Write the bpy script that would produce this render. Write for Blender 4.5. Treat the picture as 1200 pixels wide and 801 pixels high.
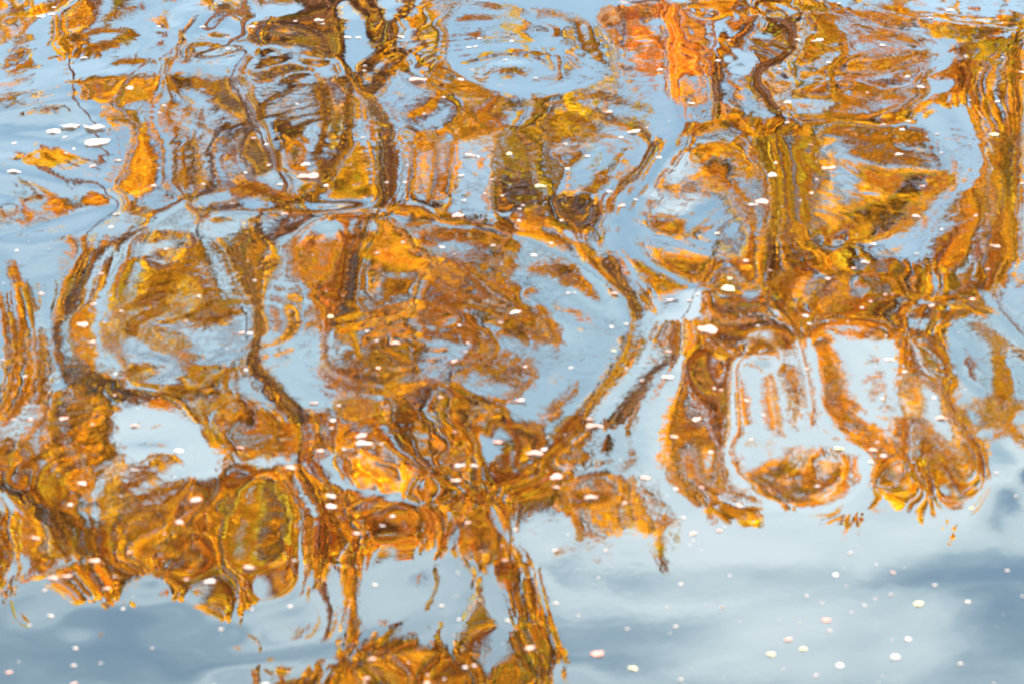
import bpy, math, random
import numpy as np
from mathutils import Vector

for o in list(bpy.data.objects): bpy.data.objects.remove(o)
scene = bpy.context.scene
col = scene.collection
R = math.radians

# ------------------------------------------------------------------ camera
CAM_H = 3.0
cd = bpy.data.cameras.new('camera')
cam = bpy.data.objects.new('camera', cd); col.objects.link(cam)
cam.location = (0, 0, CAM_H); cam.rotation_euler = (R(68), 0, 0)
cd.sensor_width = 36; cd.lens = 18/math.tan(R(12)); cd.clip_end = 3000
cd.dof.use_dof = True; cd.dof.focus_distance = 24; cd.dof.aperture_fstop = 4.8; cd.dof.aperture_blades = 8
scene.camera = cam

# ------------------------------------------------------------------ view, world, sun
scene.view_settings.view_transform = 'Standard'; scene.view_settings.look = 'None'
scene.view_settings.gamma = 1; scene.view_settings.exposure = 1.44
SUN_EL, SUN_AZ = 38.0, 207.0          # behind the camera, slightly left
world = bpy.data.worlds.new('World'); scene.world = world; world.use_nodes = True
nt = world.node_tree; nt.nodes.clear()
def N(tree, t, **kw):
    n = tree.nodes.new(t)
    for k, v in kw.items(): setattr(n, k, v)
    return n
class G:
    """tiny helper: node maths"""
    def __init__(s, tree): s.t = tree
    def m(s, op, a, b=None, c=None, clamp=False):
        n = N(s.t, 'ShaderNodeMath', operation=op, use_clamp=clamp)
        for i, v in enumerate((a, b, c)):
            if v is None: continue
            if isinstance(v, (int, float)): n.inputs[i].default_value = v
            else: s.t.links.new(v, n.inputs[i])
        return n.outputs[0]
    def xyz(s, a, b, c):
        n = N(s.t, 'ShaderNodeCombineXYZ')
        for i, v in enumerate((a, b, c)):
            if isinstance(v, (int, float)): n.inputs[i].default_value = v
            else: s.t.links.new(v, n.inputs[i])
        return n.outputs[0]
    def noise(s, vec, scale, detail=4, rough=.55, dist=0.0, col=False):
        n = N(s.t, 'ShaderNodeTexNoise'); s.t.links.new(vec, n.inputs['Vector'])
        n.inputs['Scale'].default_value = scale; n.inputs['Detail'].default_value = detail
        n.inputs['Roughness'].default_value = rough; n.inputs['Distortion'].default_value = dist
        return n.outputs['Color' if col else 'Fac']
    def ramp(s, v, a, b, lo=0.0, hi=1.0):
        n = N(s.t, 'ShaderNodeMapRange', interpolation_type='SMOOTHSTEP'); s.t.links.new(v, n.inputs[0])
        for i, q in enumerate((a, b, lo, hi)): n.inputs[i+1].default_value = q
        return n.outputs[0]
    def mix(s, f, a, b):
        n = N(s.t, 'ShaderNodeMix', data_type='RGBA')
        for sock, v in ((n.inputs[0], f), (n.inputs[6], a), (n.inputs[7], b)):
            if isinstance(v, (int, float)): sock.default_value = v
            elif isinstance(v, tuple): sock.default_value = v
            else: s.t.links.new(v, sock)
        return n.outputs[2]
g = G(nt)
sky = N(nt, 'ShaderNodeTexSky', sky_type='NISHITA'); sky.sun_disc = False
sky.sun_elevation = R(SUN_EL); sky.sun_rotation = R(SUN_AZ); sky.air_density = 1.0; sky.dust_density = 0.6; sky.ozone_density = 1.3
tc = N(nt, 'ShaderNodeTexCoord'); sep = N(nt, 'ShaderNodeSeparateXYZ'); nt.links.new(tc.outputs['Generated'], sep.inputs[0])
ya = g.m('MAXIMUM', g.m('ABSOLUTE', sep.outputs[1]), .08)
az = g.m('DIVIDE', sep.outputs[0], ya); el = g.m('DIVIDE', sep.outputs[2], ya)
# soft warped cloud sheets; every bank is an ellipse in (azimuth, elevation), broken up by noise
w0 = N(nt, 'ShaderNodeSeparateXYZ')
nt.links.new(g.noise(g.xyz(g.m('MULTIPLY', az, 6.0), g.m('MULTIPLY', el, 14.0), 0.0), 1.0, 3, col=True), w0.inputs[0])
wa = g.m('ADD', az, g.m('MULTIPLY', g.m('SUBTRACT', w0.outputs[0], .5), .09))
we = g.m('ADD', el, g.m('MULTIPLY', g.m('SUBTRACT', w0.outputs[1], .5), .035))
def blob_dir(px, py):
    f = 600/math.tan(R(12)); u = (px-600)/f; v = -(py-400.5)/f; c, s = math.cos(R(22)), math.sin(R(22))
    dy = c+v*s; return u/dy, (s-v*c)/dy
BANKS = [(1000,612,340,70,.35),(720,640,190,70,.25),(800,662,140,24,-.35),(1120,676,190,26,-.3),(820,710,130,60,.25),(760,742,100,46,-.3),(1165,750,100,80,-.3),(950,760,170,60,.25),(90,775,170,50,-.2),(230,745,150,50,-.15),(520,655,90,60,-.15),(520,690,120,40,.15),(900,470,150,110,.4),(750,400,110,70,.35),(200,510,90,60,.35),(20,430,60,60,.3)]
n1 = g.noise(g.xyz(g.m('MULTIPLY', wa, 9.0), g.m('MULTIPLY', we, 22.0), 1.7), 1.0, 6, .55)
n2 = g.noise(g.xyz(g.m('MULTIPLY', wa, 24.0), g.m('MULTIPLY', we, 60.0), 5.1), 1.0, 5, .6)
cv = g.m('ADD', g.ramp(el, .36, .5, .38, .36), g.m('MULTIPLY', g.m('SUBTRACT', n1, .5), .8))
cv = g.m('ADD', cv, g.m('MULTIPLY', g.m('SUBTRACT', n2, .5), .55))
for px, py, rx, ry, am in BANKS:
    a0, e0 = blob_dir(px, py); ra = rx/2600; re = ry/2350
    dx = g.m('DIVIDE', g.m('SUBTRACT', wa, a0), ra); dy = g.m('DIVIDE', g.m('SUBTRACT', we, e0), re)
    r2 = g.m('ADD', g.m('MULTIPLY', dx, dx), g.m('MULTIPLY', dy, dy))
    cv = g.m('ADD', cv, g.m('MULTIPLY', g.ramp(r2, 0.0, 1.6, 1.0, 0.0), am))
cf = g.ramp(cv, -.15, 1.0)
cover = g.m('MULTIPLY', g.ramp(el, .30, .47, .55, .95), 1.0)
ccol = g.mix(cf, g.mix(g.ramp(el, .40, .50), (1.8, 4.1, 5.4, 1), (2.5, 4.0, 4.95, 1)), g.mix(g.ramp(el, .40, .50), (7.9, 9.3, 9.9, 1), (7.0, 8.2, 8.7, 1)))
cmix = g.m('MULTIPLY', cover, g.ramp(cv, -.1, .55, .55, 1.0), clamp=True)
mx = g.mix(cmix, sky.outputs[0], ccol)
bg = N(nt, 'ShaderNodeBackground'); bg.inputs['Strength'].default_value = .092
nt.links.new(mx, bg.inputs['Color']); wo = N(nt, 'ShaderNodeOutputWorld'); nt.links.new(bg.outputs[0], wo.inputs[0])

sd = bpy.data.lights.new('sun', 'SUN'); sd.energy = 5.0; sd.angle = R(.5); sd.color = (1, .95, .86)
sun = bpy.data.objects.new('sun', sd); col.objects.link(sun)
sv = Vector((math.sin(R(SUN_AZ))*math.cos(R(SUN_EL)), math.cos(R(SUN_AZ))*math.cos(R(SUN_EL)), math.sin(R(SUN_EL))))
sun.rotation_euler = sv.to_track_quat('Z', 'Y').to_euler(); sun.location = (0, -5, 12)
scene.cycles.max_bounces = 7; scene.cycles.glossy_bounces = 4; scene.cycles.diffuse_bounces = 3
scene.cycles.caustics_reflective = False; scene.cycles.caustics_refractive = False

# ------------------------------------------------------------------ data: swell of the pond, density of the crowns
# SWELL: spline heights of the water in units of 0.02 mm; the others: decimal digits, eight cells to a number
SWELL = [0,0,0,0,0,0,1,1,2,2,2,1,-1,-3,-5,-7,-8,-7,-4,4,18,39,67,99,133,163,187,198,194,176,147,117,98,95,103,113,115,102,77,47,25,17,21,25,20,14,12,15,20,27,36,46,57,67,76,82,85,84,79,69,57,42,27,14,4,-3,-7,-8,-7,-6,-3,-1,0,1,1,1,1,1,0,0,0,0,0,0,0,0,
0,0,0,0,0,0,0,0,0,0,-1,-1,-2,-2,-2,-1,1,5,9,12,13,10,3,-9,-27,-48,-70,-87,-95,-93,-88,-93,-117,-152,-184,-201,-202,-184,-146,-91,-34,8,27,24,13,9,13,20,29,40,53,68,83,97,110,119,124,124,118,106,88,68,47,27,12,1,-6,-8,-8,-6,-4,-2,0,1,1,1,1,1,0,0,0,0,0,0,0,0,
0,0,0,1,1,0,0,-1,-1,-2,-3,-3,-2,0,3,7,11,16,17,12,-2,-29,-69,-122,-182,-242,-292,-324,-332,-320,-297,-279,-287,-329,-388,-435,-442,-395,-300,-184,-81,-15,12,9,1,4,15,27,43,61,82,104,126,147,166,181,190,191,184,168,143,113,82,52,27,9,-2,-7,-8,-7,-4,-2,0,1,2,1,1,1,0,0,0,0,0,0,0,0,
-1,0,1,1,1,1,0,-2,-3,-4,-5,-4,-2,2,8,15,22,25,22,7,-25,-77,-150,-238,-331,-414,-476,-507,-512,-499,-473,-441,-420,-439,-506,-583,-601,-525,-382,-233,-123,-56,-23,-15,-14,-3,16,35,58,85,113,144,174,202,228,248,262,266,259,239,208,169,126,85,50,24,6,-4,-7,-7,-5,-3,0,1,1,1,1,1,0,0,0,0,0,0,0,0,
-1,0,1,1,1,1,-1,-2,-4,-6,-7,-6,-2,5,14,24,32,33,23,-5,-57,-134,-235,-351,-465,-557,-610,-628,-626,-615,-598,-569,-523,-494,-539,-638,-658,-558,-390,-254,-168,-118,-68,-35,-30,-11,16,42,71,105,141,178,214,249,281,307,326,334,328,307,273,227,175,124,79,43,18,3,-4,-6,-6,-4,-2,0,1,1,1,1,1,0,0,0,0,0,0,0,
-1,0,1,2,1,1,-1,-3,-6,-8,-8,-6,-1,8,21,34,43,41,21,-22,-95,-196,-321,-454,-572,-652,-680,-680,-674,-664,-652,-636,-595,-531,-525,-587,-584,-492,-359,-274,-219,-178,-111,-49,-45,-16,15,45,80,118,159,201,243,283,319,350,373,385,382,364,329,281,224,166,112,68,35,13,0,-5,-7,-5,-3,-1,0,1,1,1,1,1,0,0,0,0,0,0,
-1,1,2,2,1,0,-2,-4,-7,-9,-9,-7,0,12,27,42,52,47,18,-41,-135,-258,-399,-537,-641,-686,-683,-678,-672,-662,-649,-628,-606,-583,-543,-455,-427,-374,-360,-294,-266,-191,-129,-79,-43,-20,12,45,83,125,169,215,260,303,343,377,404,420,422,408,376,329,270,207,147,94,52,23,4,-5,-9,-8,-6,-3,0,1,2,2,2,1,0,0,0,0,0,0,
-1,1,2,2,1,0,-2,-5,-8,-10,-9,-6,2,16,32,49,58,50,13,-60,-172,-313,-463,-593,-672,-685,-680,-679,-673,-663,-647,-631,-601,-568,-501,-543,-463,-458,-325,-309,-222,-198,-120,-50,-56,-24,7,42,82,126,172,220,267,313,355,392,422,443,450,442,415,371,312,246,179,117,67,29,5,-8,-13,-12,-8,-4,-1,2,3,3,2,1,1,0,0,0,0,0,
-1,1,2,2,1,-1,-3,-6,-8,-10,-9,-4,6,20,37,53,60,48,5,-78,-202,-355,-508,-626,-683,-685,-684,-681,-672,-664,-645,-638,-584,-624,-529,-441,-403,-377,-371,-253,-331,-170,-164,-7,-61,-31,-1,35,76,122,171,220,269,317,361,401,435,460,473,470,448,407,348,278,203,133,73,29,0,-14,-19,-17,-11,-5,-1,2,4,4,3,2,1,0,0,-1,0,0,
0,1,2,2,1,-1,-4,-7,-9,-10,-8,-1,10,25,42,55,58,40,-8,-95,-223,-379,-534,-646,-689,-688,-685,-684,-686,-668,-662,-635,-638,-509,-423,-425,-331,-280,-285,-303,-204,-205,-129,-33,-33,-54,-11,25,67,115,166,218,269,318,365,408,446,476,493,495,477,436,375,298,214,134,67,18,-12,-26,-28,-22,-14,-6,0,4,6,5,4,2,1,0,-1,-1,-1,0,
0,2,2,2,0,-2,-5,-8,-10,-10,-6,2,14,30,46,56,53,28,-27,-117,-241,-389,-541,-656,-696,-686,-694,-695,-672,-672,-650,-651,-625,-621,-492,-400,-342,-288,-293,-258,-210,-197,-121,-44,-75,-68,-25,11,55,105,159,214,268,319,369,415,457,492,514,519,502,459,391,303,208,119,46,-6,-34,-43,-40,-29,-17,-6,2,6,8,7,5,3,1,-1,-1,-1,-1,0,
0,2,2,1,0,-3,-6,-9,-10,-9,-4,6,19,36,50,57,47,12,-53,-149,-270,-404,-537,-645,-692,-695,-691,-692,-747,-680,-681,-712,-686,-542,-584,-540,-372,-332,-288,-258,-194,-171,-79,-51,-101,-81,-42,-6,40,93,151,209,266,321,373,423,469,509,536,543,523,473,394,293,185,86,9,-41,-63,-65,-54,-36,-19,-5,5,9,10,8,6,3,0,-1,-2,-1,-1,0,
0,2,2,1,-1,-4,-7,-10,-11,-8,-2,9,24,41,54,56,39,-6,-83,-191,-318,-445,-555,-646,-737,-658,-724,-738,-673,-632,-613,-672,-693,-622,-565,-512,-416,-342,-357,-242,-203,-152,-78,-58,-121,-94,-59,-25,23,80,141,203,264,321,377,431,482,526,557,564,541,481,388,272,151,43,-36,-82,-97,-89,-68,-43,-20,-3,8,12,12,10,6,2,0,-2,-2,-2,-1,0,
1,2,2,1,-1,-4,-8,-10,-10,-7,0,13,29,45,56,53,28,-27,-118,-240,-382,-519,-631,-705,-720,-646,-706,-727,-692,-662,-728,-658,-770,-640,-672,-494,-442,-363,-380,-270,-170,-105,-53,-54,-133,-105,-77,-44,5,64,129,195,260,321,380,437,492,541,575,583,555,486,380,250,116,1,-79,-121,-128,-111,-81,-49,-21,-1,11,15,15,11,6,2,-1,-2,-3,-2,-1,0,
1,2,2,0,-2,-5,-8,-10,-9,-6,3,16,33,48,55,46,12,-54,-157,-294,-452,-602,-708,-742,-739,-691,-701,-707,-710,-730,-602,-784,-745,-721,-691,-516,-458,-355,-381,-203,-158,-67,-37,-25,-160,-108,-92,-62,-14,46,114,184,251,316,378,439,498,550,588,597,567,493,379,239,97,-24,-107,-146,-149,-126,-90,-53,-21,1,13,17,16,12,6,2,-1,-3,-3,-2,-1,0,
2,2,1,-1,-3,-5,-7,-9,-8,-3,6,20,35,48,51,34,-11,-90,-206,-351,-513,-659,-743,-740,-775,-703,-743,-727,-719,-785,-838,-858,-758,-825,-696,-537,-460,-380,-355,-192,-104,-65,-1,-49,-132,-143,-105,-78,-33,26,94,164,235,303,368,433,495,551,593,606,580,509,395,254,108,-18,-106,-149,-153,-129,-92,-54,-21,2,14,18,16,12,6,2,-2,-3,-3,-2,-1,0,
2,1,0,-2,-4,-6,-7,-7,-5,1,11,23,37,45,42,16,-41,-135,-263,-412,-559,-681,-763,-816,-773,-780,-777,-774,-814,-835,-844,-803,-809,-840,-702,-556,-490,-372,-364,-183,-90,-59,40,-123,-114,-129,-114,-91,-51,3,66,135,205,276,346,414,481,542,589,611,596,536,433,300,156,27,-68,-121,-133,-117,-85,-50,-19,2,13,17,15,11,6,1,-1,-3,-2,-2,-1,0,
3,1,-1,-3,-5,-6,-7,-5,-1,7,17,28,38,40,27,-9,-79,-186,-324,-473,-601,-692,-754,-792,-808,-800,-811,-820,-825,-915,-817,-841,-823,-849,-702,-556,-465,-443,-395,-214,-74,-42,2,-124,-78,-163,-133,-122,-64,-29,33,98,178,245,354,387,466,520,577,678,598,599,536,396,221,56,-63,-124,-134,-110,-72,-34,-5,12,19,18,13,8,3,-1,-2,-3,-2,-1,0,1,
4,1,-2,-5,-7,-8,-7,-3,3,13,24,34,39,33,9,-42,-124,-241,-383,-531,-650,-701,-701,-857,-797,-808,-857,-876,-926,-919,-875,-819,-833,-823,-691,-528,-482,-471,-321,-164,-144,6,-62,-113,-114,-143,-148,-142,-106,-36,-41,24,138,125,326,348,429,517,522,725,716,509,728,638,395,142,-33,-112,-119,-90,-51,-17,6,17,18,14,9,4,1,-1,-2,-2,-1,-1,0,1,
5,1,-3,-6,-9,-9,-7,-2,7,19,32,42,43,29,-9,-76,-174,-299,-440,-579,-690,-758,-805,-802,-808,-868,-901,-909,-963,-953,-886,-813,-799,-799,-624,-554,-473,-452,-365,-284,-116,-55,-83,-157,-113,-244,-111,-145,-124,-125,-108,4,-140,38,193,393,332,529,479,708,876,552,806,804,552,261,71,-16,-43,-39,-24,-8,1,4,4,3,2,2,2,2,2,1,0,0,-1,-1,
7,1,-4,-8,-10,-11,-9,-2,9,24,40,52,51,29,-21,-105,-222,-360,-502,-628,-727,-786,-769,-810,-865,-911,-947,-945,-972,-1006,-821,-798,-778,-697,-614,-542,-493,-536,-428,-225,-218,-143,-241,-182,-79,-101,-102,-137,-129,-196,-46,-228,-146,-91,106,274,325,468,410,705,833,873,912,809,596,443,329,218,120,51,8,-16,-28,-30,-24,-15,-5,3,7,8,7,5,2,0,-2,-3,
8,2,-4,-9,-12,-13,-11,-4,9,27,47,62,62,38,-21,-121,-256,-415,-570,-690,-747,-747,-756,-855,-897,-938,-982,-980,-989,-976,-928,-801,-760,-688,-571,-566,-582,-563,-406,-342,-351,-193,-422,-122,-283,-166,-161,-111,-137,-183,-53,-220,-342,-103,-30,205,274,440,381,653,846,759,1532,905,746,741,640,465,287,140,31,-38,-69,-71,-54,-30,-8,7,14,15,13,8,3,-1,-3,-5,
8,2,-4,-9,-13,-16,-14,-7,7,28,51,72,78,56,-6,-115,-270,-453,-633,-766,-807,-772,-838,-870,-898,-960,-1017,-994,-978,-981,-900,-827,-782,-731,-618,-605,-544,-582,-507,-487,-407,-377,-463,-318,-127,-178,-144,-140,-128,-187,-34,-206,-262,-244,23,140,164,356,329,644,728,942,1175,1121,1205,1106,900,661,419,199,29,-75,-114,-108,-76,-39,-8,12,21,22,17,11,4,-1,-5,-6,
9,3,-3,-9,-15,-18,-18,-11,3,26,54,81,96,84,27,-86,-257,-467,-678,-847,-936,-929,-896,-881,-923,-970,-1030,-1030,-1078,-1031,-905,-861,-885,-768,-682,-619,-683,-603,-594,-566,-513,-504,-541,-361,-268,-143,-111,-109,-130,-147,-88,-81,-280,-79,33,40,88,339,305,712,742,910,1124,1335,1467,1313,1076,796,487,202,-8,-122,-154,-133,-89,-42,-5,17,27,26,20,12,4,-2,-6,-7,
10,4,-2,-9,-16,-21,-22,-17,-2,22,55,91,117,117,73,-35,-215,-455,-714,-933,-1066,-1080,-920,-915,-921,-992,-1027,-1014,-1059,-1005,-905,-961,-890,-785,-714,-690,-682,-671,-680,-637,-622,-625,-575,-492,-293,-140,-119,-85,-93,-118,-77,-50,-272,-120,118,-18,91,222,385,698,675,922,1133,1446,1348,1344,1181,848,462,138,-72,-169,-181,-145,-91,-39,-1,22,30,29,22,13,4,-2,-6,-8,
11,5,-1,-9,-17,-24,-27,-23,-8,19,57,102,140,155,125,26,-157,-425,-744,-1037,-1201,-1177,-975,-942,-927,-1016,-998,-998,-1042,-972,-990,-986,-861,-818,-766,-748,-792,-750,-737,-719,-743,-703,-577,-635,-351,-183,-108,-66,-36,-68,-49,-2,-249,-108,151,-44,65,408,394,759,691,880,1127,1334,1452,1449,1192,764,341,32,-140,-201,-191,-144,-86,-35,3,24,32,30,22,13,4,-3,-7,-8,
12,7,-1,-9,-19,-27,-32,-28,-13,17,61,115,166,194,174,80,-108,-397,-767,-1141,-1358,-1243,-1041,-945,-930,-1001,-1001,-1038,-1020,-1011,-1042,-905,-890,-849,-838,-840,-816,-793,-840,-813,-783,-748,-733,-641,-553,-214,-119,-31,13,27,-20,41,-190,-89,231,22,102,514,492,806,794,822,1092,1231,1596,1514,1071,569,179,-65,-185,-215,-190,-138,-80,-30,5,25,32,30,22,13,4,-3,-7,-8,
14,7,-1,-11,-21,-31,-36,-32,-15,19,70,132,193,230,214,114,-94,-409,-804,-1214,-1475,-1284,-1047,-969,-948,-1002,-1022,-1064,-1062,-1143,-999,-938,-905,-886,-940,-934,-923,-938,-889,-840,-871,-947,-861,-663,-628,-353,-113,6,49,134,-1,165,-114,-61,312,137,162,504,646,796,921,761,1077,1173,1690,1393,846,388,78,-108,-195,-211,-182,-132,-77,-30,4,24,31,29,22,13,5,-2,-7,-9,
15,8,-2,-13,-24,-34,-39,-33,-13,26,83,152,218,256,234,115,-126,-485,-909,-1304,-1564,-1258,-1059,-975,-963,-1030,-1040,-1212,-1219,-1212,-1028,-920,-925,-983,-975,-1060,-1043,-1031,-979,-989,-1043,-1009,-924,-752,-649,-458,-143,25,132,219,69,288,-37,78,385,248,269,552,730,818,975,798,1049,1172,1765,1212,736,373,101,-77,-169,-194,-174,-130,-79,-34,0,20,29,28,22,14,6,-1,-6,-9,
18,8,-4,-16,-28,-38,-41,-32,-6,39,102,175,240,268,225,75,-206,-616,-1093,-1477,-1556,-1229,-1060,-965,-991,-1054,-1120,-1201,-1367,-1250,-1102,-921,-1004,-1018,-1017,-1128,-1128,-1165,-1117,-1147,-1117,-1075,-988,-814,-724,-485,-213,66,141,311,184,328,421,154,507,351,394,588,813,898,1006,856,1016,1275,1538,1324,944,556,242,22,-108,-163,-164,-132,-86,-42,-8,15,25,27,22,15,7,0,-6,-10,
21,7,-7,-20,-32,-40,-40,-26,5,57,125,198,254,261,183,-13,-341,-782,-1262,-1613,-1495,-1205,-1036,-987,-1036,-1121,-1192,-1427,-1456,-1259,-1279,-950,-1072,-1034,-1047,-1158,-1227,-1261,-1261,-1261,-1225,-1109,-1038,-912,-786,-527,-263,55,240,306,353,243,245,279,651,465,550,651,916,993,1011,911,1070,1325,1337,1451,1207,825,461,175,-16,-117,-148,-134,-97,-55,-19,7,21,25,22,16,9,2,-5,-10,
23,6,-11,-25,-37,-42,-37,-17,21,79,149,216,256,232,109,-142,-521,-979,-1409,-1650,-1435,-1166,-1028,-1008,-1098,-1153,-1379,-1447,-1414,-1379,-1299,-1010,-1080,-1079,-1064,-1189,-1296,-1420,-1400,-1392,-1302,-1177,-1132,-977,-726,-537,-263,75,251,368,387,352,399,425,670,609,600,692,936,1022,1047,991,1174,1306,1349,1336,1288,1041,686,349,99,-52,-120,-130,-106,-69,-32,-4,14,22,22,18,12,4,-3,-11,
26,3,-15,-30,-40,-42,-31,-4,41,102,171,227,241,179,6,-296,-715,-1180,-1550,-1634,-1363,-1137,-1004,-1041,-1115,-1227,-1391,-1458,-1461,-1443,-1346,-1030,-1147,-1142,-1064,-1210,-1362,-1425,-1410,-1391,-1352,-1146,-1139,-941,-677,-492,-348,86,279,477,462,437,459,559,648,710,742,808,895,978,1069,1151,1244,1370,1300,1314,1304,1138,840,509,229,35,-74,-114,-109,-81,-47,-17,4,16,21,19,14,7,-2,-12,
27,1,-20,-35,-42,-39,-23,11,62,125,186,225,209,105,-116,-459,-893,-1332,-1629,-1574,-1304,-1094,-1026,-1037,-1149,-1220,-1393,-1515,-1475,-1461,-1321,-1061,-1221,-1177,-1106,-1237,-1350,-1463,-1462,-1509,-1269,-1276,-1128,-841,-637,-550,-351,127,282,455,516,457,481,569,667,666,689,766,896,1053,1161,1205,1283,1374,1262,1320,1290,1152,918,634,358,137,-8,-82,-102,-89,-62,-32,-7,9,18,20,17,10,0,-12,
27,-2,-24,-38,-42,-35,-12,27,82,142,193,209,159,13,-248,-617,-1041,-1424,-1628,-1512,-1231,-1079,-1019,-1062,-1086,-1255,-1346,-1508,-1415,-1349,-1292,-1086,-1280,-1183,-1179,-1260,-1359,-1458,-1436,-1402,-1368,-1313,-1010,-806,-683,-565,-243,101,298,405,565,476,467,575,634,655,682,786,883,1041,1174,1223,1287,1329,1254,1360,1270,1147,966,729,474,244,72,-34,-83,-90,-73,-47,-21,0,13,19,19,13,3,-11,
25,-5,-26,-38,-40,-28,0,43,97,152,187,177,93,-88,-377,-754,-1155,-1479,-1617,-1418,-1183,-1067,-1033,-1048,-1105,-1201,-1358,-1435,-1396,-1307,-1206,-1120,-1296,-1155,-1253,-1237,-1413,-1434,-1407,-1428,-1360,-1170,-965,-843,-666,-524,-121,121,294,375,675,593,425,569,571,618,652,723,811,967,1065,1161,1189,1312,1236,1318,1270,1167,1016,811,576,348,159,25,-53,-83,-81,-60,-35,-11,7,17,20,16,6,-10,
20,-8,-27,-36,-34,-18,12,56,107,151,167,130,15,-195,-497,-862,-1230,-1503,-1542,-1346,-1112,-1068,-1023,-1031,-1071,-1206,-1305,-1389,-1330,-1243,-1165,-1147,-1265,-1192,-1263,-1232,-1406,-1436,-1398,-1413,-1286,-1075,-976,-757,-712,-395,-24,136,239,359,485,445,304,513,537,603,647,748,798,905,1019,1109,1139,1211,1258,1115,1166,1161,1056,880,667,447,247,89,-15,-68,-82,-71,-48,-22,-1,13,19,18,9,-8,
15,-11,-26,-31,-24,-6,26,66,108,138,134,71,-72,-302,-607,-945,-1249,-1448,-1506,-1269,-1114,-1029,-1007,-1011,-1038,-1160,-1265,-1313,-1259,-1190,-1125,-1159,-1195,-1240,-1235,-1220,-1405,-1437,-1367,-1360,-1148,-1029,-930,-783,-624,-253,1,130,226,319,217,381,202,456,495,562,622,639,733,806,943,1040,1076,1160,1193,1235,985,1046,1030,924,749,537,329,154,28,-46,-77,-77,-58,-33,-9,8,18,18,11,-5,
7,-14,-25,-24,-13,9,39,74,103,113,85,-1,-163,-404,-702,-1009,-1262,-1413,-1447,-1180,-1105,-1057,-983,-972,-999,-1109,-1180,-1235,-1184,-1120,-1102,-1135,-1155,-1260,-1195,-1199,-1370,-1367,-1327,-1223,-1060,-1050,-859,-712,-505,-157,12,130,228,89,76,154,196,381,471,494,556,576,633,754,870,936,999,1113,1144,1192,1077,884,936,930,805,611,402,216,73,-21,-68,-78,-66,-42,-18,2,14,18,13,-1,
-1,-17,-22,-16,0,24,53,79,92,79,24,-86,-261,-501,-782,-1058,-1270,-1363,-1326,-1146,-1095,-1040,-945,-926,-949,-1010,-1166,-1116,-1110,-1034,-1069,-1134,-1094,-1255,-1140,-1175,-1280,-1266,-1191,-1094,-1059,-943,-791,-662,-389,-161,38,140,145,-19,-49,65,124,332,443,453,499,526,591,609,737,859,922,1050,1105,1155,1086,866,890,899,818,659,465,275,118,8,-53,-74,-69,-50,-26,-5,10,16,14,4,
-9,-19,-18,-7,13,39,65,83,79,41,-43,-180,-367,-596,-846,-1080,-1239,-1283,-1252,-1181,-1040,-1031,-896,-869,-890,-992,-1039,-1020,-978,-957,-1052,-1003,-1098,-1182,-1106,-1098,-1152,-1155,-1126,-1062,-994,-901,-771,-546,-356,-116,26,132,68,-80,-114,13,66,284,414,432,381,422,534,559,606,790,849,995,1078,1128,1100,874,842,845,803,687,514,326,161,40,-33,-66,-69,-55,-34,-13,4,14,15,9,
-17,-20,-14,2,25,52,75,84,65,3,-110,-275,-478,-695,-898,-1063,-1169,-1233,-1285,-1152,-1107,-901,-889,-838,-823,-898,-987,-893,-843,-945,-930,-972,-1017,-1106,-1040,-966,-1049,-1013,-1022,-1038,-939,-801,-554,-493,-320,-141,9,128,3,-87,-191,-48,30,256,391,421,348,280,319,453,528,678,816,921,1087,1114,1118,912,791,802,792,702,546,367,203,75,-9,-53,-66,-59,-41,-20,-2,10,16,14,
-24,-21,-9,10,36,62,82,83,50,-31,-169,-360,-581,-791,-945,-1026,-1084,-1225,-1396,-1348,-1183,-1023,-833,-807,-776,-746,-854,-725,-854,-855,-835,-1001,-869,-977,-922,-916,-879,-907,-933,-853,-746,-659,-563,-476,-315,-157,7,57,62,-192,-299,-93,15,194,365,399,362,201,211,268,409,598,727,865,1044,1129,1133,971,775,791,787,707,569,405,246,114,18,-39,-62,-62,-48,-28,-9,6,16,20,
-31,-21,-4,19,45,70,85,77,32,-64,-218,-423,-656,-865,-989,-993,-942,-1058,-1203,-1374,-1308,-1158,-911,-784,-763,-688,-775,-671,-791,-765,-804,-930,-837,-740,-772,-691,-695,-868,-806,-782,-742,-628,-569,-483,-316,-244,-21,129,-15,-216,-476,-166,13,152,316,403,309,183,140,163,270,457,689,832,991,1128,1168,1028,798,783,773,709,594,448,293,154,46,-24,-57,-64,-53,-35,-15,2,16,24,
-36,-20,2,27,53,75,84,67,11,-96,-258,-466,-693,-892,-1002,-963,-803,-925,-1233,-1347,-1304,-1254,-1047,-742,-741,-648,-657,-669,-577,-758,-600,-933,-774,-643,-622,-610,-584,-805,-759,-800,-733,-614,-581,-491,-354,-290,-17,69,56,-47,-307,-217,18,124,286,386,312,175,90,45,175,349,565,842,969,1104,1201,1091,845,768,757,722,635,500,343,193,72,-9,-52,-65,-58,-41,-21,-1,15,29,
-41,-18,7,34,60,78,80,54,-13,-129,-294,-494,-702,-872,-959,-945,-869,-867,-1278,-1213,-1241,-1177,-1094,-725,-719,-722,-496,-643,-925,-804,-892,-1042,-905,-936,-897,-719,-605,-719,-801,-795,-752,-662,-619,-496,-347,-351,-26,39,153,-9,-79,-174,39,121,258,385,308,189,92,26,60,246,497,766,1005,1084,1206,1148,900,776,766,760,692,558,392,230,98,7,-45,-65,-63,-47,-26,-5,15,33,
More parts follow.
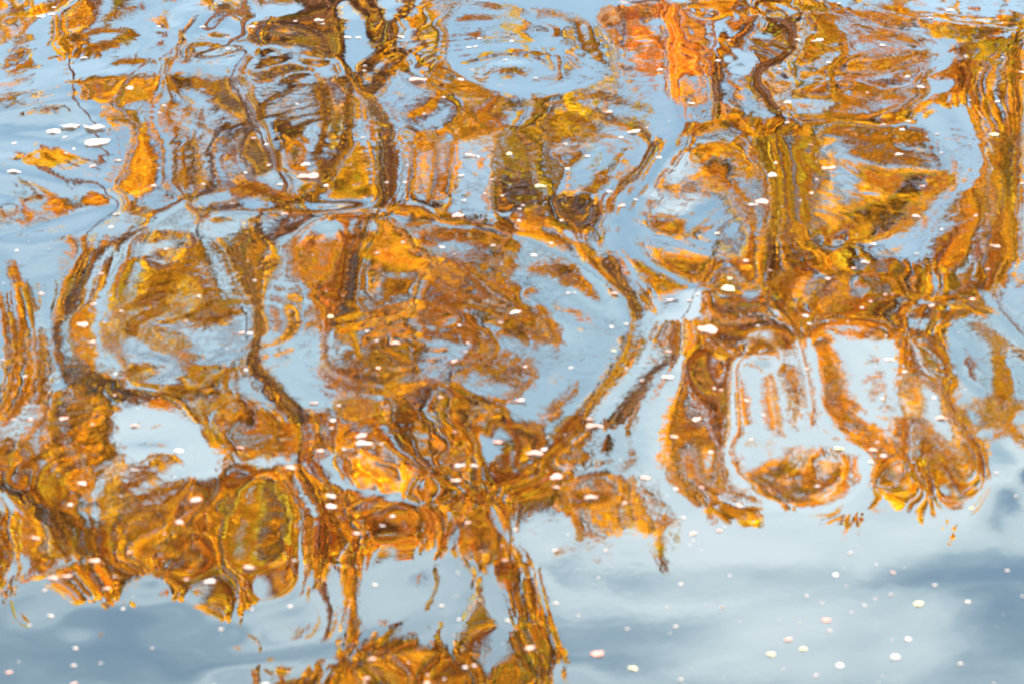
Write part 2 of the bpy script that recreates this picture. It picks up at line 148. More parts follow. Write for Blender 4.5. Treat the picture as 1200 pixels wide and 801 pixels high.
-46,-17,13,41,66,80,75,39,-38,-162,-329,-520,-704,-844,-914,-929,-1005,-1228,-1185,-1162,-1110,-1102,-861,-736,-759,-693,-530,-695,-819,-1010,-1019,-1063,-1025,-1003,-955,-786,-654,-714,-862,-712,-776,-670,-654,-573,-349,-350,-104,96,143,218,-46,9,20,138,250,390,323,209,105,5,90,145,423,664,1005,1097,1193,1211,960,774,799,818,752,611,438,268,126,24,-37,-64,-66,-53,-32,-8,14,36,
-50,-15,18,48,71,82,70,26,-62,-195,-366,-552,-722,-847,-921,-990,-1127,-1136,-1139,-1121,-1101,-1025,-744,-841,-740,-702,-702,-746,-851,-970,-1155,-961,-1143,-1057,-988,-777,-719,-735,-903,-762,-781,-707,-661,-547,-438,-331,-270,82,176,331,58,68,103,184,244,404,362,210,165,9,59,60,279,569,877,1122,1196,1232,1075,760,820,851,788,653,482,308,157,44,-27,-62,-69,-58,-37,-12,13,39,
-54,-14,23,54,76,83,66,13,-84,-227,-406,-598,-771,-898,-973,-1019,-1068,-1068,-1097,-1100,-1079,-1001,-879,-887,-789,-724,-745,-786,-914,-1099,-1046,-912,-1234,-1015,-1034,-798,-761,-751,-934,-776,-805,-684,-680,-527,-475,-337,-320,8,190,388,275,155,192,260,293,425,403,259,194,68,10,30,191,458,791,1055,1236,1255,1159,831,800,825,793,686,527,351,191,67,-16,-58,-70,-62,-42,-17,12,43,
-58,-12,27,59,81,85,62,1,-106,-260,-452,-659,-847,-974,-1011,-979,-1011,-1048,-1104,-1159,-1180,-1131,-910,-921,-810,-762,-799,-853,-1020,-1135,-765,-914,-1264,-1056,-1028,-808,-777,-778,-949,-783,-834,-682,-695,-540,-509,-353,-326,-53,171,427,460,331,279,327,379,465,465,301,282,117,-51,5,164,454,799,1007,1225,1291,1239,940,785,793,792,715,571,395,227,92,-1,-52,-71,-67,-48,-22,10,46,
-61,-12,31,64,86,87,59,-10,-128,-296,-503,-725,-921,-1035,-1026,-948,-1070,-1107,-1214,-1301,-1256,-1156,-948,-950,-837,-794,-850,-904,-1146,-1107,-719,-1117,-1268,-1072,-1016,-819,-790,-779,-957,-798,-842,-693,-698,-552,-505,-389,-301,-102,157,442,612,518,393,425,466,533,536,368,288,188,-57,106,223,500,802,985,1240,1313,1317,1047,833,812,812,749,613,438,264,120,17,-44,-71,-72,-55,-28,8,51,
-64,-11,34,68,90,89,55,-22,-153,-335,-556,-784,-973,-1073,-1076,-1076,-1178,-1270,-1391,-1374,-1359,-1192,-968,-963,-837,-836,-876,-985,-1243,-996,-756,-1186,-1296,-1093,-975,-813,-780,-796,-962,-771,-856,-697,-688,-557,-487,-447,-266,-120,126,484,673,774,549,530,572,619,616,446,421,240,171,206,351,528,878,951,1256,1331,1386,1167,894,865,860,791,654,480,303,151,37,-35,-70,-77,-64,-35,5,56,
-65,-10,37,72,92,89,50,-37,-179,-375,-604,-832,-1013,-1122,-1195,-1321,-1452,-1470,-1512,-1546,-1377,-1127,-997,-943,-855,-836,-916,-1030,-1224,-871,-794,-1248,-1350,-1093,-944,-803,-780,-789,-941,-788,-826,-714,-678,-558,-465,-446,-264,-100,102,493,766,817,732,666,672,729,715,540,501,367,285,347,427,536,944,958,1277,1349,1452,1295,963,925,913,838,700,526,345,184,58,-26,-72,-84,-72,-42,3,62,
-67,-8,40,76,94,86,41,-54,-205,-410,-645,-873,-1059,-1195,-1328,-1464,-1529,-1528,-1679,-1560,-1276,-1146,-983,-918,-862,-862,-928,-1051,-1150,-809,-942,-1257,-1381,-1094,-886,-781,-745,-844,-935,-745,-813,-718,-637,-566,-452,-413,-245,-65,103,511,758,993,835,771,810,830,820,641,571,462,433,488,595,703,972,995,1289,1386,1480,1419,1073,978,953,885,756,582,393,218,77,-20,-74,-92,-81,-48,2,68,
-69,-5,45,79,94,80,28,-74,-232,-440,-677,-912,-1111,-1263,-1422,-1564,-1640,-1679,-1640,-1424,-1144,-1117,-951,-897,-875,-827,-978,-1009,-1108,-786,-1081,-1256,-1394,-1054,-878,-784,-739,-874,-919,-812,-782,-719,-606,-562,-481,-395,-269,-78,200,473,729,980,929,893,885,883,890,826,735,639,614,742,895,956,1062,1041,1329,1415,1492,1492,1198,1036,993,941,825,648,444,250,93,-16,-78,-99,-88,-54,1,72,
-71,0,51,84,93,71,10,-100,-262,-470,-707,-945,-1152,-1310,-1452,-1544,-1572,-1569,-1511,-1277,-1130,-1109,-902,-905,-859,-879,-948,-994,-995,-838,-1187,-1246,-1399,-974,-852,-761,-731,-911,-846,-853,-818,-708,-529,-538,-480,-406,-292,13,189,474,720,1004,1000,987,942,931,930,985,867,844,812,830,892,1048,1133,1120,1361,1469,1517,1531,1314,1083,1048,1016,902,713,491,279,106,-14,-81,-105,-94,-58,0,76,
-73,4,59,90,92,61,-11,-131,-299,-509,-739,-964,-1162,-1339,-1480,-1532,-1561,-1538,-1431,-1170,-1012,-1022,-895,-881,-894,-875,-932,-989,-859,-895,-1219,-1239,-1334,-963,-837,-724,-812,-927,-912,-847,-801,-763,-597,-532,-462,-430,-188,-30,211,461,719,1007,949,1048,975,997,977,1014,856,821,790,841,942,1025,1196,1227,1414,1518,1549,1567,1412,1127,1118,1094,972,769,532,304,119,-9,-82,-108,-98,-61,-1,78,
-75,10,67,96,93,51,-36,-170,-348,-559,-780,-981,-1139,-1276,-1403,-1462,-1443,-1462,-1250,-966,-1065,-1004,-910,-860,-924,-836,-928,-969,-721,-1035,-1151,-1257,-1270,-899,-733,-714,-789,-958,-962,-822,-777,-753,-642,-530,-437,-362,-217,23,192,438,763,1000,1037,1055,1037,993,994,968,791,756,749,755,893,1069,1188,1313,1471,1580,1600,1598,1504,1208,1181,1148,1023,814,567,330,136,0,-79,-109,-101,-64,-3,79,
-77,15,76,103,94,40,-63,-215,-409,-624,-833,-1004,-1124,-1280,-1295,-1272,-1340,-1285,-1043,-989,-969,-921,-916,-836,-933,-744,-1010,-773,-695,-1001,-1110,-1236,-1193,-795,-633,-668,-791,-889,-970,-809,-791,-729,-667,-555,-468,-361,-181,-19,175,508,736,1069,938,1167,1050,1021,1022,896,716,674,702,764,827,967,1206,1361,1494,1624,1665,1635,1589,1314,1227,1181,1058,850,603,362,161,17,-69,-106,-103,-68,-7,79,
-78,20,83,109,93,29,-91,-265,-479,-704,-905,-1059,-1175,-1249,-1286,-1220,-1059,-1028,-868,-927,-872,-1002,-849,-857,-824,-811,-852,-609,-713,-939,-1074,-1191,-1105,-677,-531,-637,-831,-869,-934,-825,-815,-703,-611,-531,-423,-316,-232,-16,244,488,749,1050,991,1112,1101,1025,1031,923,702,666,710,718,845,949,1111,1365,1543,1686,1717,1691,1660,1431,1299,1222,1091,889,647,406,200,45,-53,-101,-106,-75,-13,79,
-77,26,90,113,89,12,-124,-318,-553,-798,-1006,-1143,-1219,-1271,-1283,-1244,-1149,-920,-859,-919,-863,-868,-822,-746,-795,-797,-660,-512,-745,-839,-1042,-1109,-1018,-465,-493,-662,-804,-873,-884,-841,-873,-653,-603,-522,-449,-256,-162,27,269,482,761,1025,989,1209,1093,1118,1008,900,792,760,756,617,815,1001,1148,1345,1518,1721,1785,1732,1753,1523,1402,1281,1141,948,713,470,254,84,-32,-95,-110,-84,-21,79,
-74,34,97,114,79,-12,-165,-376,-630,-894,-1120,-1251,-1295,-1381,-1272,-1137,-1049,-939,-846,-893,-780,-838,-684,-658,-803,-672,-492,-520,-694,-823,-958,-1064,-847,-360,-579,-647,-823,-838,-782,-896,-789,-637,-645,-577,-499,-321,-117,36,293,512,743,1070,1021,1200,1204,1063,1089,779,837,840,977,773,800,892,1035,1354,1511,1698,1843,1797,1809,1672,1490,1348,1219,1038,807,558,325,133,-6,-88,-116,-96,-30,79,
-68,44,105,112,63,-47,-218,-446,-712,-981,-1214,-1391,-1496,-1444,-1397,-1202,-1010,-725,-836,-873,-698,-748,-486,-581,-685,-477,-350,-497,-637,-828,-859,-976,-620,-319,-638,-610,-828,-685,-791,-845,-707,-733,-721,-608,-542,-379,-181,48,331,523,786,1064,1099,1293,1192,1136,1104,859,981,794,890,820,763,830,954,1370,1618,1717,1873,1908,1864,1791,1626,1429,1318,1158,932,671,412,189,22,-83,-126,-110,-41,81,
-61,57,114,109,40,-93,-287,-531,-804,-1070,-1285,-1435,-1574,-1630,-1465,-1244,-1001,-851,-829,-769,-613,-564,-294,-514,-497,-376,-169,-442,-765,-614,-968,-849,-412,-331,-627,-629,-749,-558,-850,-695,-832,-735,-685,-644,-520,-345,-166,24,387,578,788,1094,1135,1235,1278,1093,1162,972,971,927,1037,883,850,862,926,1231,1639,1830,1891,1952,2000,1916,1727,1539,1440,1300,1080,802,511,251,51,-78,-136,-126,-53,83,
-51,71,123,105,14,-148,-371,-634,-907,-1157,-1356,-1478,-1528,-1690,-1483,-1261,-1017,-923,-874,-842,-589,-499,-269,-418,-443,-324,-161,-497,-807,-607,-833,-746,-350,-370,-590,-664,-598,-608,-722,-692,-940,-690,-611,-651,-558,-278,-227,31,412,581,776,1091,1165,1284,1280,1160,1139,1101,1088,976,1034,1110,955,1026,1046,1227,1561,1830,2012,2102,1994,2053,1849,1649,1571,1459,1241,941,614,316,82,-73,-147,-143,-65,85,
-40,86,133,99,-15,-207,-463,-752,-1029,-1246,-1398,-1559,-1668,-1595,-1529,-1298,-1023,-1039,-923,-936,-596,-445,-173,-420,-277,-314,-199,-412,-778,-738,-918,-614,-313,-398,-557,-636,-464,-598,-607,-756,-983,-748,-350,-673,-549,-173,-232,60,480,648,811,1146,1182,1281,1337,1176,1184,1114,1206,1152,998,1195,1151,1124,1240,1371,1574,1830,1994,2071,2197,2187,2019,1732,1697,1616,1397,1075,716,383,115,-66,-156,-159,-78,85,
-25,102,140,90,-49,-270,-556,-871,-1160,-1362,-1448,-1505,-1657,-1537,-1389,-1262,-1058,-1165,-1009,-801,-547,-255,-238,-139,-504,-624,-76,-457,-460,-796,-622,-328,-346,-442,-475,-617,-385,-577,-562,-744,-808,-966,-788,-781,-417,-150,-241,116,536,718,788,1200,1204,1305,1335,1254,1184,1151,1241,1296,1087,1177,1227,1198,1249,1424,1703,1876,2095,2133,2188,2240,2237,1880,1821,1747,1533,1199,816,450,152,-55,-163,-173,-91,84,
-7,117,144,75,-88,-337,-648,-983,-1281,-1476,-1537,-1495,-1703,-1454,-1339,-1248,-1102,-1147,-1017,-781,-462,-328,36,-138,-108,-431,-279,-233,-483,-645,-548,-458,-323,-427,-458,-415,-349,-500,-544,-696,-725,-798,-726,-651,-328,-129,-197,218,591,838,825,1235,1285,1316,1374,1277,1287,1257,1222,1400,1229,1254,1281,1226,1308,1445,1609,1944,2090,2256,2275,2291,2348,2121,1983,1868,1651,1313,912,521,194,-38,-165,-186,-104,79,
14,130,144,55,-133,-409,-742,-1088,-1385,-1571,-1604,-1523,-1692,-1368,-1271,-1183,-1092,-1115,-980,-789,-409,-226,132,54,-129,131,-137,-80,-424,-509,-489,-423,-288,-464,-350,-398,-412,-449,-495,-633,-710,-722,-621,-573,-223,-147,-102,313,666,792,960,1205,1373,1302,1395,1298,1388,1197,1327,1472,1379,1257,1334,1286,1349,1430,1751,1981,2122,2238,2297,2330,2412,2238,2135,2004,1771,1423,1008,595,243,-14,-162,-196,-118,70,
40,142,138,27,-186,-486,-840,-1192,-1474,-1633,-1663,-1571,-1606,-1350,-1167,-1151,-1085,-1021,-920,-693,-380,-89,183,253,180,77,-78,-79,-386,-460,-479,-369,-286,-419,-310,-144,-264,-368,-419,-567,-652,-688,-609,-469,-223,-73,-11,459,695,912,1038,1247,1485,1379,1417,1358,1453,1494,1382,1544,1532,1457,1409,1425,1427,1610,1776,1983,2076,2183,2302,2303,2428,2375,2236,2115,1887,1534,1108,677,300,17,-153,-203,-132,58,
68,152,125,-10,-247,-569,-939,-1296,-1565,-1704,-1762,-1646,-1544,-1331,-1112,-1096,-1073,-968,-818,-632,-321,-2,363,107,41,-14,44,-140,-427,-462,-409,-333,-262,-417,-188,-94,-193,-295,-306,-492,-544,-548,-499,-330,-205,25,102,585,739,973,1100,1373,1552,1388,1486,1390,1524,1613,1569,1609,1617,1556,1552,1418,1600,1667,1803,2012,2090,2179,2294,2333,2293,2295,2251,2163,1972,1642,1216,769,367,57,-137,-206,-146,40,
99,158,106,-56,-318,-659,-1038,-1396,-1664,-1779,-1736,-1696,-1395,-1225,-1091,-993,-997,-955,-754,-482,-291,273,284,223,-104,62,40,-130,-325,-368,-363,-304,-219,-389,-52,-9,6,-194,-193,-402,-402,-451,-337,-256,-96,201,195,752,847,1009,1184,1507,1628,1493,1521,1449,1580,1736,1745,1685,1783,1704,1642,1584,1688,1666,1855,1948,2069,2159,2101,2110,2025,2052,2051,2107,2018,1738,1325,868,444,107,-112,-202,-159,16,
132,162,80,-111,-399,-757,-1139,-1484,-1731,-1846,-1760,-1684,-1339,-1170,-991,-1033,-910,-831,-606,-401,-189,180,318,284,-59,124,28,-61,-212,-324,-354,-275,-235,-358,67,125,38,4,-148,-278,-309,-282,-261,-102,107,215,387,821,843,1128,1256,1741,1695,1652,1575,1576,1572,1989,1899,1808,2064,1843,1747,1759,1670,1714,1779,1972,1993,1871,1877,1833,1908,1898,1970,2044,2020,1804,1424,970,530,170,-76,-190,-170,-15,
164,160,46,-173,-485,-859,-1242,-1563,-1762,-1841,-1830,-1610,-1288,-1063,-947,-966,-859,-745,-628,-331,-126,194,326,334,73,108,24,-21,-221,-302,-310,-205,-159,-327,243,248,112,103,-17,-158,-222,-200,-114,71,136,308,533,881,917,1188,1306,1773,1823,1764,1502,1627,1653,1974,1951,1815,2263,2041,1942,1831,1678,1736,1785,1712,1701,1766,1829,1807,1783,1802,1856,1968,1993,1838,1504,1067,623,245,-25,-167,-177,-55,
195,153,5,-244,-577,-958,-1331,-1625,-1785,-1839,-1878,-1487,-1244,-949,-884,-905,-764,-644,-509,-238,-85,237,340,387,148,-14,-47,-76,-249,-293,-304,-235,-264,-216,172,231,268,168,109,17,-45,-14,37,146,283,434,660,877,1022,1251,1395,1738,1993,1871,1663,1643,1647,2068,1861,2075,2122,2082,1960,1841,1693,1683,1605,1662,1680,1699,1722,1692,1678,1703,1766,1879,1947,1848,1562,1154,718,330,40,-132,-180,-102,
226,138,-46,-322,-670,-1051,-1403,-1668,-1826,-1899,-1780,-1522,-1188,-841,-864,-798,-676,-503,-370,-136,33,224,385,371,93,-17,-25,-227,-311,-345,-312,-209,-329,-143,283,287,451,270,184,131,74,84,204,343,428,563,734,916,1117,1316,1401,1877,2043,1900,1683,1722,1705,1967,1965,2109,2229,2163,2008,1826,1694,1578,1586,1610,1583,1590,1637,1643,1617,1634,1688,1786,1885,1837,1600,1229,812,423,114,-90,-180,-152,
257,116,-107,-407,-764,-1136,-1469,-1710,-1853,-1889,-1751,-1504,-1165,-866,-770,-701,-567,-393,-185,45,126,213,249,339,-38,-7,-91,-327,-365,-381,-344,-191,-349,23,142,476,454,454,303,264,229,316,400,403,511,653,785,962,1104,1284,1379,2285,1875,1733,1884,1693,1806,1855,2060,2034,2423,2168,1987,1827,1657,1559,1555,1538,1519,1545,1584,1579,1546,1548,1598,1706,1812,1803,1621,1296,904,517,189,-49,-179,-197,
292,87,-179,-499,-857,-1217,-1528,-1740,-1852,-1868,-1744,-1412,-1134,-931,-641,-606,-431,-260,-37,176,239,296,242,99,-1,76,-129,-339,-367,-441,-352,-299,-222,49,204,301,491,461,462,399,457,431,449,532,625,713,842,1009,1210,1325,1498,1989,2133,2050,2048,2133,2007,1916,2007,2126,2299,2198,1999,1816,1668,1596,1547,1492,1449,1455,1489,1501,1472,1468,1514,1620,1746,1771,1635,1355,988,600,252,-14,-178,-231,
331,53,-257,-598,-954,-1294,-1574,-1761,-1871,-1876,-1690,-1261,-1104,-893,-541,-472,-310,-119,165,349,342,310,173,-95,-29,28,-159,-316,-354,-494,-401,-352,-140,121,303,415,445,441,445,452,504,529,563,618,685,777,906,1083,1217,1338,1626,1951,2073,1983,2006,2074,2013,1959,2003,2146,2253,2224,2034,1830,1688,1586,1479,1407,1386,1401,1433,1449,1425,1423,1474,1575,1696,1740,1648,1405,1051,656,292,8,-174,-248,
370,23,-335,-699,-1052,-1367,-1612,-1774,-1882,-1851,-1548,-1217,-1037,-838,-537,-327,-180,35,300,448,408,281,120,-18,-33,-57,-166,-308,-447,-505,-419,-271,-50,172,327,427,474,477,469,486,527,561,598,650,718,810,938,1082,1210,1379,1640,1902,2048,2084,2112,2137,2106,2037,2037,2141,2251,2239,2060,1865,1713,1546,1410,1352,1344,1360,1393,1429,1422,1412,1446,1535,1653,1715,1652,1421,1064,667,304,20,-165,-245,
403,2,-399,-789,-1146,-1439,-1647,-1774,-1819,-1719,-1455,-1179,-965,-762,-516,-255,-29,198,423,505,415,251,106,22,-33,-91,-186,-324,-448,-467,-377,-211,13,218,352,436,482,495,501,520,567,601,637,693,764,857,976,1098,1223,1393,1610,1837,2012,2112,2152,2156,2114,2039,2013,2079,2189,2234,2136,1950,1743,1551,1418,1340,1308,1324,1366,1408,1411,1394,1411,1481,1594,1667,1598,1354,1002,625,287,24,-148,-226,
419,-7,-433,-849,-1222,-1508,-1683,-1764,-1749,-1614,-1388,-1140,-914,-703,-471,-190,88,329,502,517,394,230,100,21,-38,-108,-212,-338,-429,-432,-333,-149,82,277,384,435,469,489,505,537,585,626,665,718,786,873,979,1092,1212,1347,1508,1688,1857,1976,2030,2028,1981,1912,1868,1891,1969,2031,2005,1876,1691,1520,1394,1313,1288,1307,1337,1356,1352,1332,1329,1367,1435,1467,1384,1165,860,538,250,25,-124,-193,
413,-5,-430,-853,-1244,-1548,-1715,-1757,-1695,-1541,-1327,-1096,-872,-655,-416,-127,197,468,582,529,381,220,94,9,-53,-124,-219,-325,-397,-390,-282,-88,139,318,408,439,452,463,480,509,548,588,631,681,740,813,899,993,1089,1187,1298,1425,1553,1655,1709,1711,1672,1616,1572,1569,1606,1652,1658,1596,1482,1358,1256,1193,1174,1184,1196,1196,1182,1162,1149,1154,1165,1146,1056,886,660,419,199,25,-93,-153,
381,2,-391,-790,-1169,-1480,-1662,-1699,-1617,-1450,-1235,-1007,-785,-562,-318,-39,255,482,562,500,361,212,90,0,-67,-134,-210,-285,-328,-305,-197,-21,172,319,394,413,409,406,412,430,457,491,530,573,622,678,740,805,870,935,1003,1080,1159,1226,1267,1273,1248,1210,1176,1160,1168,1189,1203,1190,1145,1080,1019,978,962,959,957,946,928,907,887,866,836,784,701,583,439,285,142,24,-61,-109,
327,7,-327,-667,-994,-1266,-1438,-1483,-1413,-1261,-1064,-853,-642,-428,-201,35,254,408,463,420,316,193,83,-4,-72,-131,-184,-224,-236,-198,-104,30,168,275,333,347,338,323,317,321,336,359,390,423,459,497,535,573,609,643,678,714,751,783,805,811,801,780,757,738,731,735,748,759,760,747,727,709,695,685,673,659,641,620,593,558,510,451,385,313,237,159,84,19,-31,-66,
256,9,-247,-506,-751,-957,-1094,-1142,-1098,-984,-826,-649,-466,-281,-97,72,209,297,329,307,243,157,71,-4,-65,-110,-141,-153,-141,-99,-30,56,140,206,244,255,246,228,213,207,211,223,243,265,288,309,328,344,357,367,376,384,391,398,404,407,405,396,383,368,357,354,364,383,406,425,434,434,427,415,401,387,370,349,320,282,236,187,144,108,80,56,33,12,-9,-28,
178,9,-162,-331,-489,-622,-715,-754,-736,-666,-557,-427,-288,-151,-26,74,145,185,199,189,157,108,52,-3,-47,-77,-90,-85,-62,-27,17,61,102,133,152,157,149,134,118,106,102,106,114,126,137,145,150,151,148,143,136,126,116,109,105,104,104,103,97,88,79,76,84,103,131,160,183,195,196,188,177,164,149,129,103,71,38,7,-14,-24,-23,-15,-5,2,4,1,
102,8,-83,-171,-250,-318,-368,-394,-392,-359,-300,-221,-135,-54,12,57,81,91,92,87,75,55,28,-1,-26,-40,-40,-28,-7,16,37,52,62,69,72,71,64,53,40,29,21,18,18,20,22,22,18,10,0,-14,-29,-46,-62,-76,-85,-88,-88,-87,-88,-92,-95,-96,-89,-74,-51,-24,0,17,24,23,16,6,-7,-23,-42,-63,-82,-94,-98,-92,-75,-53,-28,-6,10,21,
37,7,-19,-42,-62,-80,-97,-109,-114,-107,-87,-56,-22,8,26,32,28,20,14,11,11,9,5,-1,-6,-6,0,12,25,35,39,36,28,20,13,7,1,-6,-14,-23,-31,-37,-42,-46,-50,-56,-64,-75,-88,-104,-121,-138,-154,-168,-177,-182,-183,-182,-181,-180,-179,-176,-171,-161,-146,-127,-109,-93,-84,-80,-82,-88,-97,-108,-119,-128,-134,-133,-125,-111,-90,-64,-38,-12,11,30,
-12,7,26,46,63,76,82,82,76,67,60,54,49,40,26,8,-10,-25,-33,-35,-30,-21,-11,-1,8,17,26,34,38,37,30,18,3,-12,-24,-32,-38,-42,-45,-50,-56,-62,-69,-76,-83,-91,-100,-111,-123,-136,-150,-164,-176,-187,-195,-200,-201,-201,-198,-195,-192,-188,-184,-178,-171,-162,-151,-141,-132,-126,-125,-127,-131,-136,-140,-140,-136,-127,-114,-98,-79,-58,-36,-13,9,29,
-39,6,48,88,123,150,168,174,170,155,134,107,78,48,18,-8,-30,-45,-54,-54,-48,-35,-19,-2,14,27,36,39,37,29,17,3,-13,-28,-39,-47,-52,-53,-54,-55,-58,-63,-69,-76,-84,-91,-99,-107,-115,-124,-133,-141,-148,-155,-160,-163,-165,-165,-162,-159,-155,-151,-149,-147,-146,-145,-141,-136,-130,-125,-122,-121,-121,-121,-118,-113,-105,-93,-81,-67,-54,-40,-26,-11,5,22,
-43,4,47,85,119,146,165,173,171,157,134,104,71,38,8,-16,-33,-44,-49,-49,-43,-32,-17,-1,13,24,30,30,24,15,4,-7,-18,-28,-36,-41,-43,-43,-42,-41,-42,-44,-48,-53,-58,-63,-67,-71,-74,-77,-80,-82,-84,-86,-88,-89,-90,-90,-88,-86,-83,-81,-80,-82,-85,-88,-90,-90,-88,-85,-82,-79,-76,-73,-68,-61,-52,-43,-34,-27,-21,-16,-11,-6,1,11,
-24,0,21,40,56,69,78,83,82,76,64,47,29,11,-3,-13,-19,-21,-22,-20,-17,-13,-7,0,6,9,10,7,3,-3,-7,-11,-13,-15,-16,-16,-15,-14,-12,-10,-8,-7,-7,-8,-9,-9,-8,-7,-5,-2,2,5,8,11,13,14,14,14,14,15,15,15,13,10,5,0,-5,-9,-11,-11,-10,-7,-3,1,6,11,15,18,19,18,15,11,6,2,-2,-5,
19,-5,-27,-48,-66,-81,-90,-95,-93,-87,-76,-63,-47,-31,-16,-1,12,22,28,30,28,22,13,2,-9,-18,-25,-28,-28,-24,-17,-8,2,13,21,28,33,35,37,39,42,46,50,56,62,69,76,83,92,101,110,118,126,133,138,142,144,144,143,140,137,133,130,126,122,117,111,105,100,96,94,95,97,99,101,100,96,89,79,68,55,41,27,11,-5,-23,]
